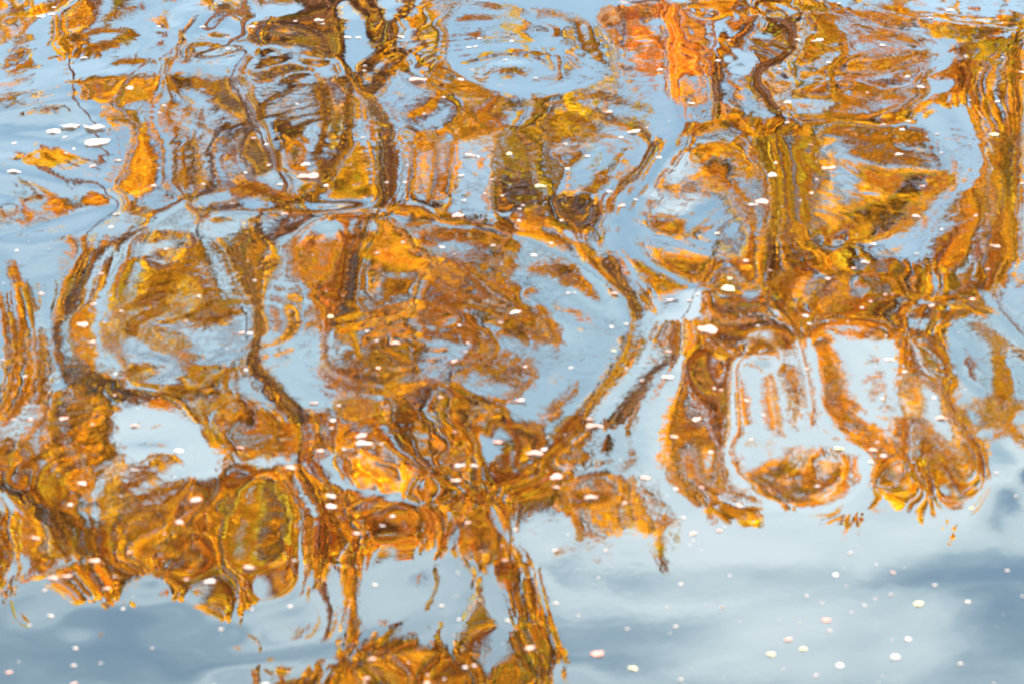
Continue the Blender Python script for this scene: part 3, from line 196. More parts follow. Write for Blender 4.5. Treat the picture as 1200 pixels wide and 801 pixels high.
CROWN = [98876400,99999999,99999999,99999999,99999999,5789,11000000,55444332,55555555,33334444,1111222,0,32211000,55554444,1124,0,0,0,0,0,0,0,0,0,0,88998600,
66677888,24555556,46631111,76521001,99999998,88888899,98888888,8,99998740,99999999,99999999,99999999,99999999,7899,11000000,54443322,55555555,33334444,
111222,0,32211000,55555444,11235,0,0,0,0,0,0,0,0,0,0,77776400,66777788,24555566,67631101,65421113,99999998,88888999,98888888,8,99999874,99999999,
99999999,99999999,99999999,58999,10000000,44433221,55555555,23334444,111222,0,32211000,65555444,12345,0,0,0,0,0,0,0,0,0,0,76665400,66677777,34555666,
78642111,75432235,99999998,88888999,98888888,9,99998886,99999999,99999999,99999999,99999999,69999,10000000,44332221,55555554,23334445,111122,0,
32111000,66555443,112456,0,0,0,0,0,0,0,0,0,0,66554300,66666666,56655666,77643223,76655456,99999998,88888999,98888888,9,88888886,88888888,88888888,
88888888,77888888,12467,10000000,43322211,65555444,23333346,11122,0,32111000,66555443,123556,0,0,0,0,0,0,0,0,0,0,54432100,66666555,78765666,66544456,
87777766,99999999,88888999,98888888,9,88888776,88888888,88888888,88888888,67778888,11122345,111,33222111,77654444,23211247,11122,0,22111000,65554433,
1124556,0,0,0,0,0,0,0,0,0,0,44332100,66555554,88865566,54445778,98888876,89999999,77777888,98888887,9,77777776,88888777,88888888,88888888,56677788,
22222234,1111,32221111,88754443,22111247,111122,0,22111000,65554433,1234566,0,0,0,0,0,0,0,0,10000000,111,33321100,55555444,99875555,42236889,99889986,
67899999,77777545,98887777,9,77777766,77777777,88888777,78888888,45667777,22222233,11112,32211110,89864433,21000147,111122,0,22111000,55544433,
11234566,0,0,0,0,0,0,0,10000000,11111111,11101111,33322111,55544443,99875555,31115899,98889987,46899999,77666433,98877777,9,77777766,77777777,77777777,
77777777,45566777,22222223,11112,22211110,99875333,11000148,1111122,0,21111000,55544332,11245555,0,0,0,0,0,0,0,11110000,11111111,11101111,33222111,
54444433,99886555,31013899,88789987,57899999,66666644,98777776,9,77777666,77777777,77777777,77777777,34556677,22222223,111122,22111100,99875322,
11000148,11111122,0,21111111,55444332,12345555,0,0,0,0,0,0,0,11111000,11111111,33322111,33222233,44444333,88887654,20002788,66678986,88998887,66667887,
98777666,9,66666665,77776666,77777777,77777777,33455667,22222222,111122,11111000,98753111,11112478,1111111,11111000,21111111,55443332,12345555,1,0,0,0,
0,0,0,11111000,12222222,44332221,33223344,44433333,78888875,20001456,23578985,88887432,55568998,98776666,9,66666665,66666666,87777666,67788888,
23445666,22222222,1111122,1111000,98742100,12246889,111111,11111000,21111111,55443322,12345555,1,0,0,0,0,0,0,22210000,22222222,54433222,33333345,
43333333,67888886,21000124,11467874,87764100,55568998,98776665,8,66666665,66666666,98888887,67899999,22344556,22221112,1111122,0,88631000,12347899,
11111,0,21111111,54554322,12344555,1,0,0,0,0,0,1100,22210000,22222222,55443322,33333455,53333333,57788987,21100012,1245543,65542100,54468887,98766555,
8,66666665,86666666,99999998,68999999,22334455,22221111,1111122,0,75310000,12346888,1111,0,11111110,55665421,12344455,11,0,0,0,0,10000000,1111,
33210000,22223333,55443332,33334455,64333333,35788887,21100001,122222,32221100,44446875,88766555,8,66666655,88666666,99999999,78999999,12233445,
22211111,11111122,0,31100000,11235786,1100,0,11111100,67876421,12334445,11,0,0,0,0,11100000,1111,33200000,33333333,65544333,33344556,54333333,14678776,
11100000,111111,11111100,44444542,88765554,7,55666655,98765555,99999999,89999999,11223345,22111111,11111122,0,10000000,1123674,0,0,1111100,88886311,
12334457,11,0,0,0,11110000,11111111,1111,43200000,33333344,66554433,33444566,43222333,2466654,11100000,11111,1100,44333321,77765544,7,55555555,
88765555,99999998,78888888,11122346,22211111,11111111,0,21000000,11235786,0,0,11000,99986310,22233468,11,0,0,0,11111111,21111111,1222,44200000,
33334444,66554443,34445566,21111233,1344432,11110000,11111,1110,44333321,77665544,6,55555555,87765555,78888888,67777666,112345,23321110,11110001,0,
31000000,12357887,1,0,11,99986310,22233478,11,0,0,11000000,11111111,22221111,10001222,44310000,44443334,66555444,44455666,10000123,1222211,11110000,
11221,1111,43333332,66655444,5,55555555,76655555,56666667,55555433,12234,35652100,1,0,41000000,23468887,1,11000000,11,99986200,22233578,1,0,0,11110000,
22111111,33222222,10001233,34421001,44321112,66655444,44555666,13,111110,22221000,10012343,31001332,44333466,56655444,4,55555555,55544455,22345555,
44333221,1223,36874100,1,0,42100000,23568876,21000001,21000112,12,88874100,22222356,1,0,0,11111000,22222111,33333222,11011234,24552111,32110001,
66655554,55556667,13,11100,42332100,21112466,75213565,44335788,55554444,4,55555555,54444445,123455,23322110,1112,47885100,12,0,42100000,12457776,
53100001,43211235,12,56741000,22221123,1,0,0,11111100,32211111,44433333,21111124,24675322,21000001,76665554,65666677,135,111110,65564200,64445688,
98766887,44446899,44544444,3,55555555,44444444,12444,22221100,111,57874100,113,0,42100000,11345665,75200000,67533457,24,23421000,22110001,1,0,0,
11111110,33110001,44444433,53110113,35787644,10000001,77666542,66788877,11111235,11123221,87887421,88888888,99988899,44457899,34444444,21103,45555555,
55554444,12344,12221000,111,66642000,11235,0,32100000,1244455,86310000,88765578,1136,11221000,22100000,1,0,0,11111111,32100000,55554444,75110013,
46887656,10000001,87766432,57899998,33333344,23345543,98998742,99999999,99999999,44445788,33444444,21112,44555556,55554444,12345,22221000,111,54421000,
12345,0,21000000,1233333,86310000,89987788,111357,24532100,32100001,1,0,0,111111,31000000,56655554,87311124,68887657,11122223,98765421,47999999,
56665433,46777665,99999854,99999999,89999999,44322467,33333344,21112,44555556,56665444,12345,22210000,112,32211000,123443,0,21000000,1122122,86310000,
89999899,112467,67643210,64210013,14,0,0,111,31000000,66666655,88631235,89988767,12357778,99765322,47999999,78877532,78988877,99999877,99999999,
78999999,43211134,22333333,22212,44555556,66665444,1112345,22100000,112,11111000,1234432,0,21100000,111112,85310000,99999999,123578,77543210,86421136,
27,110000,0,10,31100000,56766665,99863223,99988778,33478999,99875433,47899999,89876432,99999988,99999998,99999999,47899999,33311112,22233333,22212,
44555556,66664444,1112345,11000000,111,0,1355321,0,11111111,1,86421100,99999999,123688,65432100,88641135,147,1221000,0,0,43221000,57777766,99974222,
99887778,45689999,99986544,57899999,99865323,99999999,99999999,98889999,34689999,33321112,22223333,22222,44555556,56654444,1122345,10000000,111,0,
2344210,11000000,11211332,0,98864211,99999999,13688,33221100,88631123,11110136,12542000,11,0,66654210,57777777,99975323,98877789,67899999,99998656,
67899999,99853224,99899999,99999999,99999999,11247899,33332111,22222333,22222,44555556,45544444,1122334,11000000,1111111,0,1121100,32100000,1222455,
10000000,99987642,89999999,12468,11111000,66420011,12211024,33542101,123,10000000,88887531,78877788,99986546,87777789,89999988,99999878,78899999,
99852245,98878999,99999999,99999999,113689,33321100,22233333,22222,44555656,44433444,11122334,21100000,11122222,1,0,64310000,1112467,10000000,99999863,
89999999,1246,0,33210000,23321012,22431111,123,31000000,99998764,88888889,99887678,76667789,99988877,99999888,88999889,99863456,98657899,99999999,
99999999,12589,33110000,23333333,22222,44555656,55433444,11222345,42110000,22233455,11,0,76420000,11357,10000000,99999974,68999999,11124,11100000,
22100000,34320001,11121112,12,42000000,99999887,78888999,99888777,65566789,88877656,99998878,89999999,99854577,87645899,99999999,89999999,12578,
32100000,33333333,22223,44556666,76433444,11223456,63210000,33345677,122,0,67621110,1235,10000000,99999874,57899999,11113,33211000,44210012,34310002,
10012,0,52100000,99999987,67899999,88876555,44455688,87654334,99887667,89999999,98753478,87655789,99999998,78999999,11113567,31000001,33333344,22333,
44556666,77533444,12233467,64210001,44445788,1233,0,57743321,123,10000001,99999875,46899999,111112,55421100,76311113,23210025,1011,0,53110000,99999987,
57999999,88886333,23334678,76432212,99876667,77788888,88853368,66655678,99999987,67899999,44223445,31000013,33334444,22333,44556666,88534444,12234567,
74210001,44456788,12344,0,36765421,10000001,20000011,99999985,46899999,11112,66532100,86421224,12211147,1111,0,54210000,99999987,68999999,89998644,
11123567,65333211,88877666,43467677,88875576,33444567,99999875,46899999,87422333,32111258,33444444,10022333,44556766,88534444,12234567,74210000,
55556788,123455,0,13666521,10000000,10000011,99999975,46899999,11112,66653100,86533335,11112367,1111,0,53210000,99999987,88999999,88999877,13456,
44344320,67886544,21124556,78886675,21122335,88788764,35789999,97533333,34455789,34444442,11122333,44556766,87434444,12234567,74210000,77667898,134566,
0,2466420,11000000,10000011,88888863,46899999,111123,66665210,77554445,11123467,1111,0,43110000,99999876,88999999,78999999,12456,22356421,56886432,
10012344,57887774,21001123,87567753,45689999,98654444,24678999,44444422,11123333,44556767,86434444,12223457,63110000,88888998,145678,0,12567642,
22111100,12,77677742,45788888,11122234,77777421,76665445,123567,1111,0,32100011,99998764,88899999,78999999,12356,11246531,35776421,10001333,46676553,
10000012,86445543,66788889,98766655,24689999,44445311,11233333,44567867,65334444,12222235,52100011,88889998,246788,20000000,13578885,44432110,13,
55456531,44456666,33344444,78888753,76555446,123577,10000000,10000011,32110111,78998754,88888888,89999999,11112356,11234542,23676432,10011222,23454432,
10000011,76323432,88766678,99887777,24689999,44455311,22233334,44567867,43334444,22222123,41000111,88888887,246888,31000000,12578886,55543211,13,
33344421,32234444,66666655,68899877,65554335,124677,11000000,11000111,33211111,67888754,88888876,89999999,32112467,11123554,12465432,11112222,11233221,
10000001,65211222,98733456,99999999,24789999,44555311,22233344,44567867,33334444,33332112,31000112,88766776,246889,42100000,1367787,55554311,13,
22344321,31112332,88887764,57889988,65443223,134676,21110000,11111122,55431112,56788865,99887765,89999999,54323567,11112466,12466432,22222221,1122222,
10011000,43100122,98632344,99999999,13689999,44555311,22233344,44567866,33333444,33333333,20001123,86433443,247899,53111000,135666,34333210,10000001,
12233321,21001221,88998864,45788888,44322112,1235665,22111000,22211223,66542111,55677877,99987655,99999999,76434678,21112468,23577543,44332111,1123333,
11100,42100011,98654455,99999999,24799999,45555311,22233344,44557854,33333444,44444554,10001123,62111222,11257888,42221110,123455,1111100,10000000,
12222211,21001111,88999874,34577877,33211112,11345654,33211100,22322334,66531111,44556777,99987654,99999999,87445788,31112468,23678754,56542111,
11124455,11111,42000000,98776676,99999999,25899999,45555411,22333444,44557900,33333444,44445664,123,41000111,22478887,21122211,122233,0,0,11211100,
31001111,78999875,23456777,21100011,12456654,54321111,23344555,55421001,33344555,99876544,88999999,87446889,32112468,24688865,77642111,11235667,11211,
52110000,98778887,99999999,36899999,45555322,22333444,44557900,33333444,44445664,123,62000000,35799987,11112222,1233211,0,0,11110000,42100111,77888875,
22455666,21000011,23567654,65432222,12456676,22210001,22233322,88765443,77889999,87546888,31112468,24688875,88753211,22346778,12222,63222100,88888888,
99999999,46899999,45554212,22333444,44557900,33333444,44456653,10001123,73100001,56899998,1234,1233211,0,0,11100000,32110011,66678765,23455566,
21000011,45677754,76543333,12456788,11100001,11111111,87654432,66788888,87555676,31112357,25788875,98864321,33457788,12333,76554210,88888888,99999998,
47899999,55552112,22333444,44457900,33333444,34567743,11001123,73100001,67899999,10001235,1234321,0,0,11110000,32110011,55567654,24555555,21100111,
67777764,87654445,23457888,11001111,11111000,76443322,45667778,77655554,21111246,24666654,99876432,44567889,12344,88765310,88888889,99999998,57999999,
55531113,22333444,44446800,33333344,44678743,11111123,62000001,77899998,10001235,1234431,0,0,22221110,32110011,56667543,34666544,32111112,88877765,
98765566,45567889,10001233,10000001,64322221,33456677,77764333,11001135,23444332,99887643,66788999,13456,99875310,89999899,99988999,68999999,55311124,
23333444,43334700,33333333,45788743,21100113,41000011,67889987,10001235,1234432,1111000,10000000,23332211,32211112,66666533,35677655,43211112,88888776,
99877677,77777899,11112356,11,52111111,22344556,78764211,135,22222211,99887764,88889999,1134567,99864210,99999999,88777899,89999999,54111135,23334444,
33322400,33333333,46777533,21100012,21000012,77787653,10012346,12345542,12221100,21000000,33444332,32211112,66665433,35677776,65321112,88888877,
99988788,88888899,22334578,11,21000000,12223333,78753111,125,21111100,99887664,99999999,12345678,99763211,99999999,76567899,89999999,42101236,23334444,
32111100,22333333,45543222,21000012,10000012,77765311,10124567,12345542,12233211,21000011,44555433,22111223,66654222,35688887,76532212,88888887,
99998888,88888999,34566788,11,0,11111111,78742111,1135,20000000,99876554,99999999,34567889,98754323,99999999,76557899,89999998,42001246,23334444,
22100000,22222222,23211122,11000011,11,77653100,10136788,23455532,12234432,21000111,56666543,11111234,66542111,24578987,77653212,88888888,99999888,
88889999,46778888,12,0,11000000,78641111,12346,10000000,98865443,99999999,67788999,87655566,99999999,76667899,89999998,42001257,23334444,21000000,
22222222,11100012,11,0,76542100,136888,44565421,12246543,21001111,67777654,11112345,76431101,23568998,88765311,56777778,99999876,88888899,67888888,13,
0,11000000,88531001,123567,10000000,87665432,99999999,88899999,76666788,99999998,87677899,99999999,53111358,23334445,11000000,11111111,10000001,11,0,
86532100,146898,56665321,12357765,32111221,78888765,1112356,76421000,13467998,78876321,33556667,99999753,77778899,78887777,24,0,0,87521000,1235788,
10000000,86555542,99999999,99999999,65568899,99988887,88888899,99999999,53111368,23334445,10000000,11111111,0,11,0,86532100,246899,77765210,12357877,
53212222,88888876,11123467,76421000,12467998,78876421,12233456,99998742,55567889,77654555,25,0,1111000,87521000,12357888,10000001,87555543,99999999,
99998899,65678999,99877666,99899999,99999999,53101258,23334445,10000000,11111111,0,0,0,87532100,1247899,88864210,22357888,65333332,88988887,12233578,
76432111,12357898,67776431,11111345,99998741,34446789,65422233,125,0,34542100,76521011,45567877,10000112,98766653,99999999,88888889,67788888,88765556,
99999999,99999999,42101258,23334445,0,1111111,0,0,0,87532100,12357999,88875311,33467888,76544443,99988887,33445678,87543222,11247899,56654321,1123,
99998741,23345789,43211122,11124,0,78864210,76532246,78888776,21112346,98877754,99999999,66667889,78888766,87665556,99999999,99999999,42101368,
23334445,0,1111000,11000000,1,0,97531100,23468999,99875432,45678888,77666654,99888887,66667789,88765555,1247899,45532210,10000113,99998752,22345789,
21000112,122222,0,99987420,77655688,99988877,54456778,99888865,99989999,44467889,78887543,88766656,99999999,99999999,42111479,23334445,0,100000,
22100000,11,0,87631000,44578899,99887654,66778999,88777776,88888888,88888888,98776777,1247899,56532100,10000123,99999863,12356788,10000011,1344221,0,
99998521,88878899,99999988,77889999,98888877,99888999,22468888,46664322,88777644,99999999,99999999,43222579,23334445,0,0,22100000,11,0,77531000,
55567778,99988765,78888999,88888887,88888888,89999888,98777788,1246899,56531100,10000123,89999864,12456888,10000001,2455321,0,99998631,99999999,
99999999,99999999,88778888,98888888,12468888,12332111,88887531,99999999,99999999,43334689,23334444,0,0,11000000,11,0,55421000,55555555,99998876,
88889999,88888888,77898888,89999887,88777888,236899,66532100,21000123,89999864,12467888,10000000,2466543,10000000,99998752,99999999,99999999,99999999,
88767789,88888888,13467788,1111000,88887521,99999999,99999999,22345689,23334444,0,0,10000000,111,0,44432100,65443333,99999987,88889999,77788888,
67899887,88999876,87666777,1135898,56532100,21000123,89999875,12578888,31000000,2478764,10000000,98888863,99999999,99999999,99999999,88765789,88888888,
13456677,110001,87777420,99999998,99999999,11135789,23334443,0,0,10000000,111,0,23443210,64321111,99999987,88899999,66666667,56788876,78888765,
65434445,11236887,56532101,31000113,88999886,13578998,42000001,12688876,10000000,88888753,99999988,99999999,99999999,88655789,66777889,13344556,1,
76676420,99999988,99999999,10124689,23334443,0,0,10000000,111,0,12444320,53100001,99999997,66789999,33333335,34688754,46777654,42111122,34457887,
45431112,42100013,89999887,34678998,52000012,13689987,10000000,66777652,99998766,99999999,99988888,87656789,44556788,12333334,1111,66676521,99999987,
99999999,10013578,23334443,0,0,0,111,11000000,13455432,41000001,99999997,34578999,11111112,24677643,12344432,21000001,57889986,23221123,53110012,
89999987,67889999,52101135,14789987,10000000,35666542,88887543,89988888,88876556,87777888,22345677,22221112,11111,66677531,99999987,99999999,21112468,
23333444,0,0,0,1111,32100000,45665544,31000012,99999987,23468999,10000011,13566532,112211,11110000,78999974,11111235,53211001,88888988,89999999,
42123468,24789987,10000001,12344432,88876321,78877778,88764335,78888888,11235667,22211000,10011111,77776642,99999987,99999999,31112368,23333444,0,0,0,
111111,43210000,78876544,63111124,99987788,23468999,11,13444321,0,12321100,89998752,1112357,53210000,76777887,99999998,32346789,24688875,10000001,
1223332,66654210,88887666,88765446,78899888,1234566,22210000,10011111,88766653,99999998,99999999,31112468,23333444,0,0,0,1233321,33210000,89886544,
85322246,76542478,24578998,111,12322110,11,14653100,99987421,1123578,43110000,54445666,99999998,33467999,24577764,21000011,112232,55543110,88887655,
99988777,78899999,1234566,11110000,10111111,98766653,99999999,99999999,31112468,23333444,0,0,0,1245431,22110000,99986433,87544568,32111258,13578986,11,
22111000,1122,26875200,99874111,1235788,32100000,42222333,99999987,34568999,23456543,31000111,11223,33332110,88887543,99998888,77899999,1234556,
11110000,11122111,98777653,99999999,99999999,31112478,23333444,0,0,10000000,1345532,11100000,99875322,88777788,21001147,1468874,0,21110000,11233,
58987410,98752001,12356899,11000001,42222222,99999987,34568999,22344433,32101111,1123,22332110,88887532,99999988,77899999,1234556,10111000,34554321,
98888763,99999999,99999999,31112478,23333444,0,0,10000000,1345432,0,88643211,88888888,10000125,1356763,0,21000000,123443,68998510,87421013,23457899,
10000001,43344432,99999986,23467999,12222222,32111111,112,22332111,88886432,99999999,77899999,11345566,10111000,78876532,88888877,99999988,99999999,
41112478,22333344,0,0,10000000,1244432,0,75311100,67888887,10001125,1245653,0,21000000,22344543,57888621,65210013,34567887,21000012,55666654,88788987,
11357899,11111111,22211221,12,23332111,99986432,99999999,78899999,23456777,21111111,99988653,78899888,99999877,89999999,42111368,22333344,0,0,10000000,
1234432,0,43100000,45678775,21111123,1245664,0,11000000,77665543,35787667,32100012,46778985,53101123,77788876,65456787,1246888,11100000,22222221,
10000011,44432211,99987654,99999999,88999999,35678888,32222212,99998765,66789999,99998765,78999999,42101256,22333334,0,0,10000000,1234432,0,21000000,
22357754,53211111,1256776,0,10000000,88877642,23566788,21110001,67889985,75212345,77788888,53224567,246787,0,22222111,11000011,76543211,99988777,
99999999,99999999,56789999,43333333,99999876,34689999,99998643,67899999,42100134,22233334,11111111,11,10000000,1134321,0,10000000,1146642,74110000,
235788,0,0,89888641,12455678,31100000,89999986,85323567,55678888,32112344,1246775,0,22221100,11000011,88754221,99998888,99999999,99999999,67889999,
65444556,99999887,23578999,99998642,47899999,32100013,22223333,11111111,11,0,11123211,1111,10000000,136642,53100000,112466,0,10000000,78988742,
13433466,31000000,99999997,86545678,24567889,31001112,1357764,0,22321000,10000111,99875321,99999999,98888999,99999999,78899999,76655677,99999988,
33468999,99998643,46899999,32100012,22223333,11111111,11,0,22112110,12233,21000000,146653,53100000,1355,0,21100000,77888753,47632346,31000001,99999997,
88777789,23567889,21000111,12578753,0,22332100,11111111,99986542,99999999,88778889,99999999,88999999,88766788,99988889,43457999,99998754,36899999,
33100012,12222333,11111111,1,0,43211000,123444,31000000,1245565,54210000,1345,0,32100000,67777764,88742235,31000126,99999987,99998889,35678899,
11111222,13577642,0,12333210,22222211,99988754,99999999,87777788,99999999,99999999,98878899,99866689,54457899,99998876,35799999,33210012,11222233,
12221111,1,0,54211000,11223455,42100000,1344455,65310000,1246,0,43100000,67644454,99863235,42112589,99888886,99999999,67889999,22333455,12455322,0,
11344421,43321111,99988875,99999999,87667788,99999998,99999999,99888999,98743579,65567899,99999887,35789999,33311011,11122223,12222222,0,0,54321000,
12334566,42100011,2332245,65310000,1257,0,32100000,67411223,99874224,66545899,88878877,99999999,89999999,46777778,11333222,10000000,1345653,54321100,
99888876,99999999,87677889,99998888,99999999,99999999,98632478,77678999,99999888,23578899,33321001,11122222,11222222,0,0,65321000,23334567,32000122,
12321123,64210000,1356,0,11000000,66310011,99986434,88755799,87778888,99999998,99999999,68899999,1222234,31000000,1356776,43210000,98888765,99999888,
88778899,99987678,99899999,99999999,98532478,88788999,99999999,12356788,23331000,11112222,1122222,0,0,65421000,32233466,21011233,12321112,53100000,
123445,0,0,86311100,99988778,98754689,66667899,99999887,99999999,89999999,11111136,52100000,1357887,32100000,87766653,99998888,88889999,99986568,
98899999,99999999,87522478,98889999,99999999,12334678,22321000,1111222,122222,1111000,0,55320000,22223455,11113333,12221111,42100000,256655,0,0,
86432211,99999999,88865578,44346788,99998765,98888878,89999999,22110136,53100012,1468887,11000000,65554432,99998876,89999999,99875457,99999999,
99999999,87423579,99999999,99999999,12334678,22210000,111122,12333,12332210,0,43210000,11234444,33334432,12223333,31000000,257765,12100000,0,87555432,
99999999,88877778,22224678,89998543,77766545,89999998,54321247,53100124,1588876,10000000,43332211,99988765,78999999,89874335,99999987,99999999,
87423589,99999999,78888899,12344677,22210000,11112,11233,24665421,1,32110000,21245543,56555543,11235555,20000000,246764,44321110,10000012,87677653,
99998999,89998889,11113578,47886421,55544321,89999987,77543357,42100136,1588876,0,21111100,99987654,68999999,68874224,99998875,99999999,86424689,
99999999,45566678,1234555,22100000,11111,123,36887531,1,21100000,43357653,77777665,11137887,10000001,1134542,66532211,21111235,98888764,99887889,
89999999,12467,24554210,43322110,99999876,88865578,42001257,1588876,0,11000000,99986542,47899999,68874212,99987655,99999999,75335799,89999998,12233456,
1233332,11100000,1111,13,47887531,112,21000000,65567764,77777777,11147888,1,11223221,77654321,31123467,99999875,98876788,89999999,12357,12232110,
42111000,99999876,99988888,31001357,1378876,0,10000000,99975422,36899999,78874211,99987545,99999999,74236899,58999998,111223,1122210,11100000,1111,13,
57987521,11112224,31000111,77778875,54555677,11147776,1,22221100,88876543,32234677,99999875,98876678,77899999,11112356,11122211,42100000,99998875,
99999999,42112368,1367776,0,0,99874211,25799999,79976321,99986435,99999999,74235899,47999998,1112,11100,11110000,111,13,78987420,23334556,42111222,
78888886,33333356,134554,0,44321100,89988865,32235678,99999875,98877789,55689999,22222345,11122222,21000001,99987654,99999999,54222467,11345666,0,0,
99864210,25799999,79987532,99876445,99999999,75346899,36899998,11,0,11110000,11,111245,89987420,34556788,52112333,78877787,22332235,12333,0,76531110,
89999987,32234678,99999875,98888899,55678999,44332345,22233444,10000011,99875322,89999999,65433467,11123455,11,0,99874200,45899999,79998653,99875445,
99999999,87678999,47899999,12,0,11110000,1,12334578,99997521,34567899,53112233,67765677,23554223,11222,0,87532110,89999999,33234578,99999865,99888899,
55678999,55433345,23344555,10011111,99864321,99999999,46544568,21001123,112,0,99974210,56899999,78999876,99875345,99999999,99999999,58999999,13,0,
1100000,0,34567889,99997532,34457899,53111223,46764567,35775322,11111222,1111,87643211,89999999,43334567,89998765,99888888,66678999,77544445,33455667,
11111112,98764322,99999999,24555678,10000011,111,0,99974210,67899999,89999987,99875456,99999999,99999999,68999999,13,0,0,0,46888999,99997532,33346899,
64211122,35654467,36886422,11211222,11111121,88765421,88999999,43334567,88887765,98888888,67788999,87655556,34566778,11112122,87654332,99999999,
12456788,0,100,0,99985321,77899999,89999988,99987778,99999999,99999999,79999999,14,0,0,0,57899999,99987433,11235789,75210011,35543357,35887642,
33332211,33222332,88877643,78999999,43333456,77766655,98888887,77888899,87766667,45677888,11122223,86533222,99999899,1357889,0,0,10000000,99987653,
88999999,99999998,99999999,99999999,99999999,89999999,125,0,0,0,58999999,99987533,124689,76421000,34543346,24788753,44444211,44434444,99888764,
67999999,43333345,66544454,98877777,88888889,88777777,56678888,11123334,75432111,99998788,1257889,0,0,31000000,99998776,99999999,99999999,99999999,
99999999,99999999,89999999,135,0,0,0,68999998,99998644,12478,76421000,34543346,13688864,66654311,55555666,99998765,67899999,33222334,55322344,88777766,
88899999,98887778,66788888,11135555,74321111,89998778,1357888,0,0,63221100,99999888,99999999,99999999,99999999,99999999,99999999,89999999,135,0,0,0,
78999998,99998766,11111368,76421001,44543246,12467875,77665421,65667777,88888776,67899988,33222234,44322233,87666655,89999998,99888888,77888889,
1246667,74221000,89998778,1367777,0,0,86543100,99999999,99999999,99999999,99999999,88899999,99999988,89999999,146,0,0,0,89999987,99999888,22222358,
76421222,54321246,1356777,77666421,66778888,55677777,78999875,33222345,43321223,65556554,99999987,99988888,88888888,11245677,85321000,89998888,1356556,
0,0,98764210,99999999,99999999,99999999,99999999,55689999,99999876,89999999,135,0,0,0,99999986,99999999,55543358,76322345,53110147,1246777,87777531,
77788888,23356677,89999863,22222346,33221122,44455543,99999875,99988899,89988888,12234678,86311001,78998888,1234335,0,0,99864210,99999999,99999999,
99999999,99999999,34578999,99998654,78999999,124,0,0,0,99999875,99999999,87764468,76423567,53100257,1246777,88887631,77889888,22345677,89999863,
21112345,22211112,33456543,99888754,89988999,89988878,11233578,75311001,56888887,111113,0,0,99863100,99999999,99999999,99999999,99999999,23578999,
99875322,78999999,124,0,0,0,89998864,99999999,98765568,86434688,53101257,11356777,88887631,88899888,44456788,79999875,21112345,32111122,33456654,
98887532,89999999,99998878,11123468,54311001,24567776,1,0,0,99863100,99999999,99999999,99999999,99999999,23578999,98632111,78999999,135,0,0,0,99998753,
99999999,99864578,86435789,53111257,23466777,88876532,88898888,55567899,79999875,21112345,32111122,33466665,98875322,89999999,89998877,11112468,
44321000,12334444,0,0,0,99863100,99999999,99999999,99999999,99999999,34678999,86421112,89999999,146,0,0,0,99998753,99999999,99864468,87435789,64322468,
34567777,88875433,99888888,45568999,89998753,11112346,53111222,34567776,88763112,88998888,89998877,12467,45542100,1122223,0,0,0,99863100,99999999,
99999999,99999999,99999999,56788999,75432234,89999998,1257,0,0,0,99998753,99999999,99865568,87434789,86544568,55567788,88875455,88888899,25689999,
89987532,11113457,64222111,34567888,88752112,88888888,89999888,12457,56664210,11122223,11,0,0,99863100,99999999,99999999,99999999,99999999,88899999,
76544567,99999998,2468,0,0,0,99999863,99999999,99865579,76434689,88766677,66567899,99876677,88888899,35788888,99986422,123468,75322110,45788888,
88875322,88888888,88999988,112356,78875311,22233456,111,1111,11111000,99863111,99999999,99999999,99999999,99999999,99999999,87666788,99999999,12578,0,
0,0,99999874,99999999,99865679,53223579,98877776,76667899,99988888,77889888,35776787,99986433,124578,86432110,67888888,89998765,88888888,78999998,
11112356,89886311,33455678,11111223,11223443,34443100,99863223,99999999,99999999,99999999,99999999,99999999,98888899,89999999,12357,0,0,0,99999875,
99999999,99765579,32112478,99988875,87778999,89999998,77889888,45655677,99986444,1235689,87543210,89999899,99899988,88888888,78899999,11123456,
99986321,45778899,32233344,35677875,77775212,99875456,88999999,99999998,99999999,99999999,99999999,99999999,78999999,1135,0,0,0,99998876,99999999,
99865689,11012478,89999863,98889988,89999999,77889888,45555677,99986444,12356789,98655432,99999999,88889999,98899999,77899999,11124567,99986421,
78899999,54445566,78999986,88875335,99987778,78999999,99998887,99999999,99999999,99999999,99999999,68999999,124,0,0,0,99987543,99999999,99876689,
10013578,89999852,99999887,88889999,77888877,33444566,99986433,44578899,99888764,99999999,87778999,99999999,77899999,22235667,99987532,89999999,
66566788,89999987,98764236,99999899,67899999,99998876,99999999,99999999,99999999,99999999,57899999,13,0,0,0,99985311,99999999,99887789,13678,88999741,
99998777,88888999,67788777,11234556,99875211,67789999,99999987,89999999,87678888,99889998,78899999,33456777,99998654,88999999,76678888,89999887,
99764346,99999999,56789999,99998875,99999999,99999999,99999999,99999999,57899999,12,0,0,0,99986211,99988888,99877789,124689,88998641,99987667,89889999,
56788888,123444,98764100,88899999,99999999,78999999,77778877,98888988,88999999,56678888,99998776,78899999,77777666,88999887,99876678,99999999,55689999,
99999875,99999999,99999999,99999999,99999999,36789999,12,0,0,0,99987422,99876567,98767889,1235689,89998641,99986567,99999999,46788899,123333,98642100,
99999999,78999999,57899887,77778765,88888887,99999999,77888999,99999888,56789999,76543334,88888887,99988888,99999999,54578999,99999875,99999999,
99999999,99999999,99999999,24789999,1,0,0,0,89998644,98753336,98777899,11246789,89997531,99876567,99999999,56888999,1234434,87532110,99999999,56888889,
46888765,67787654,88888876,99999998,88899999,99999999,34567899,43211123,77888876,99987788,99999999,55578999,99999987,99999999,99988999,99999999,
99999999,13689999,0,0,0,0,89988776,98742125,87667899,22357889,99987422,99875568,99999999,67899988,13455445,87532111,88899999,56777788,46777655,
67787543,88888876,99998888,99999999,99988889,22345789,11000111,77788763,99987777,99999999,76678999,99999998,99999999,99988899,99999999,98888889,
2468899,0,0,0,0,78887777,87642125,87556788,34567899,99986433,88876678,89998888,78999877,46766666,87543333,78889999,57766667,47876655,67876433,88887776,
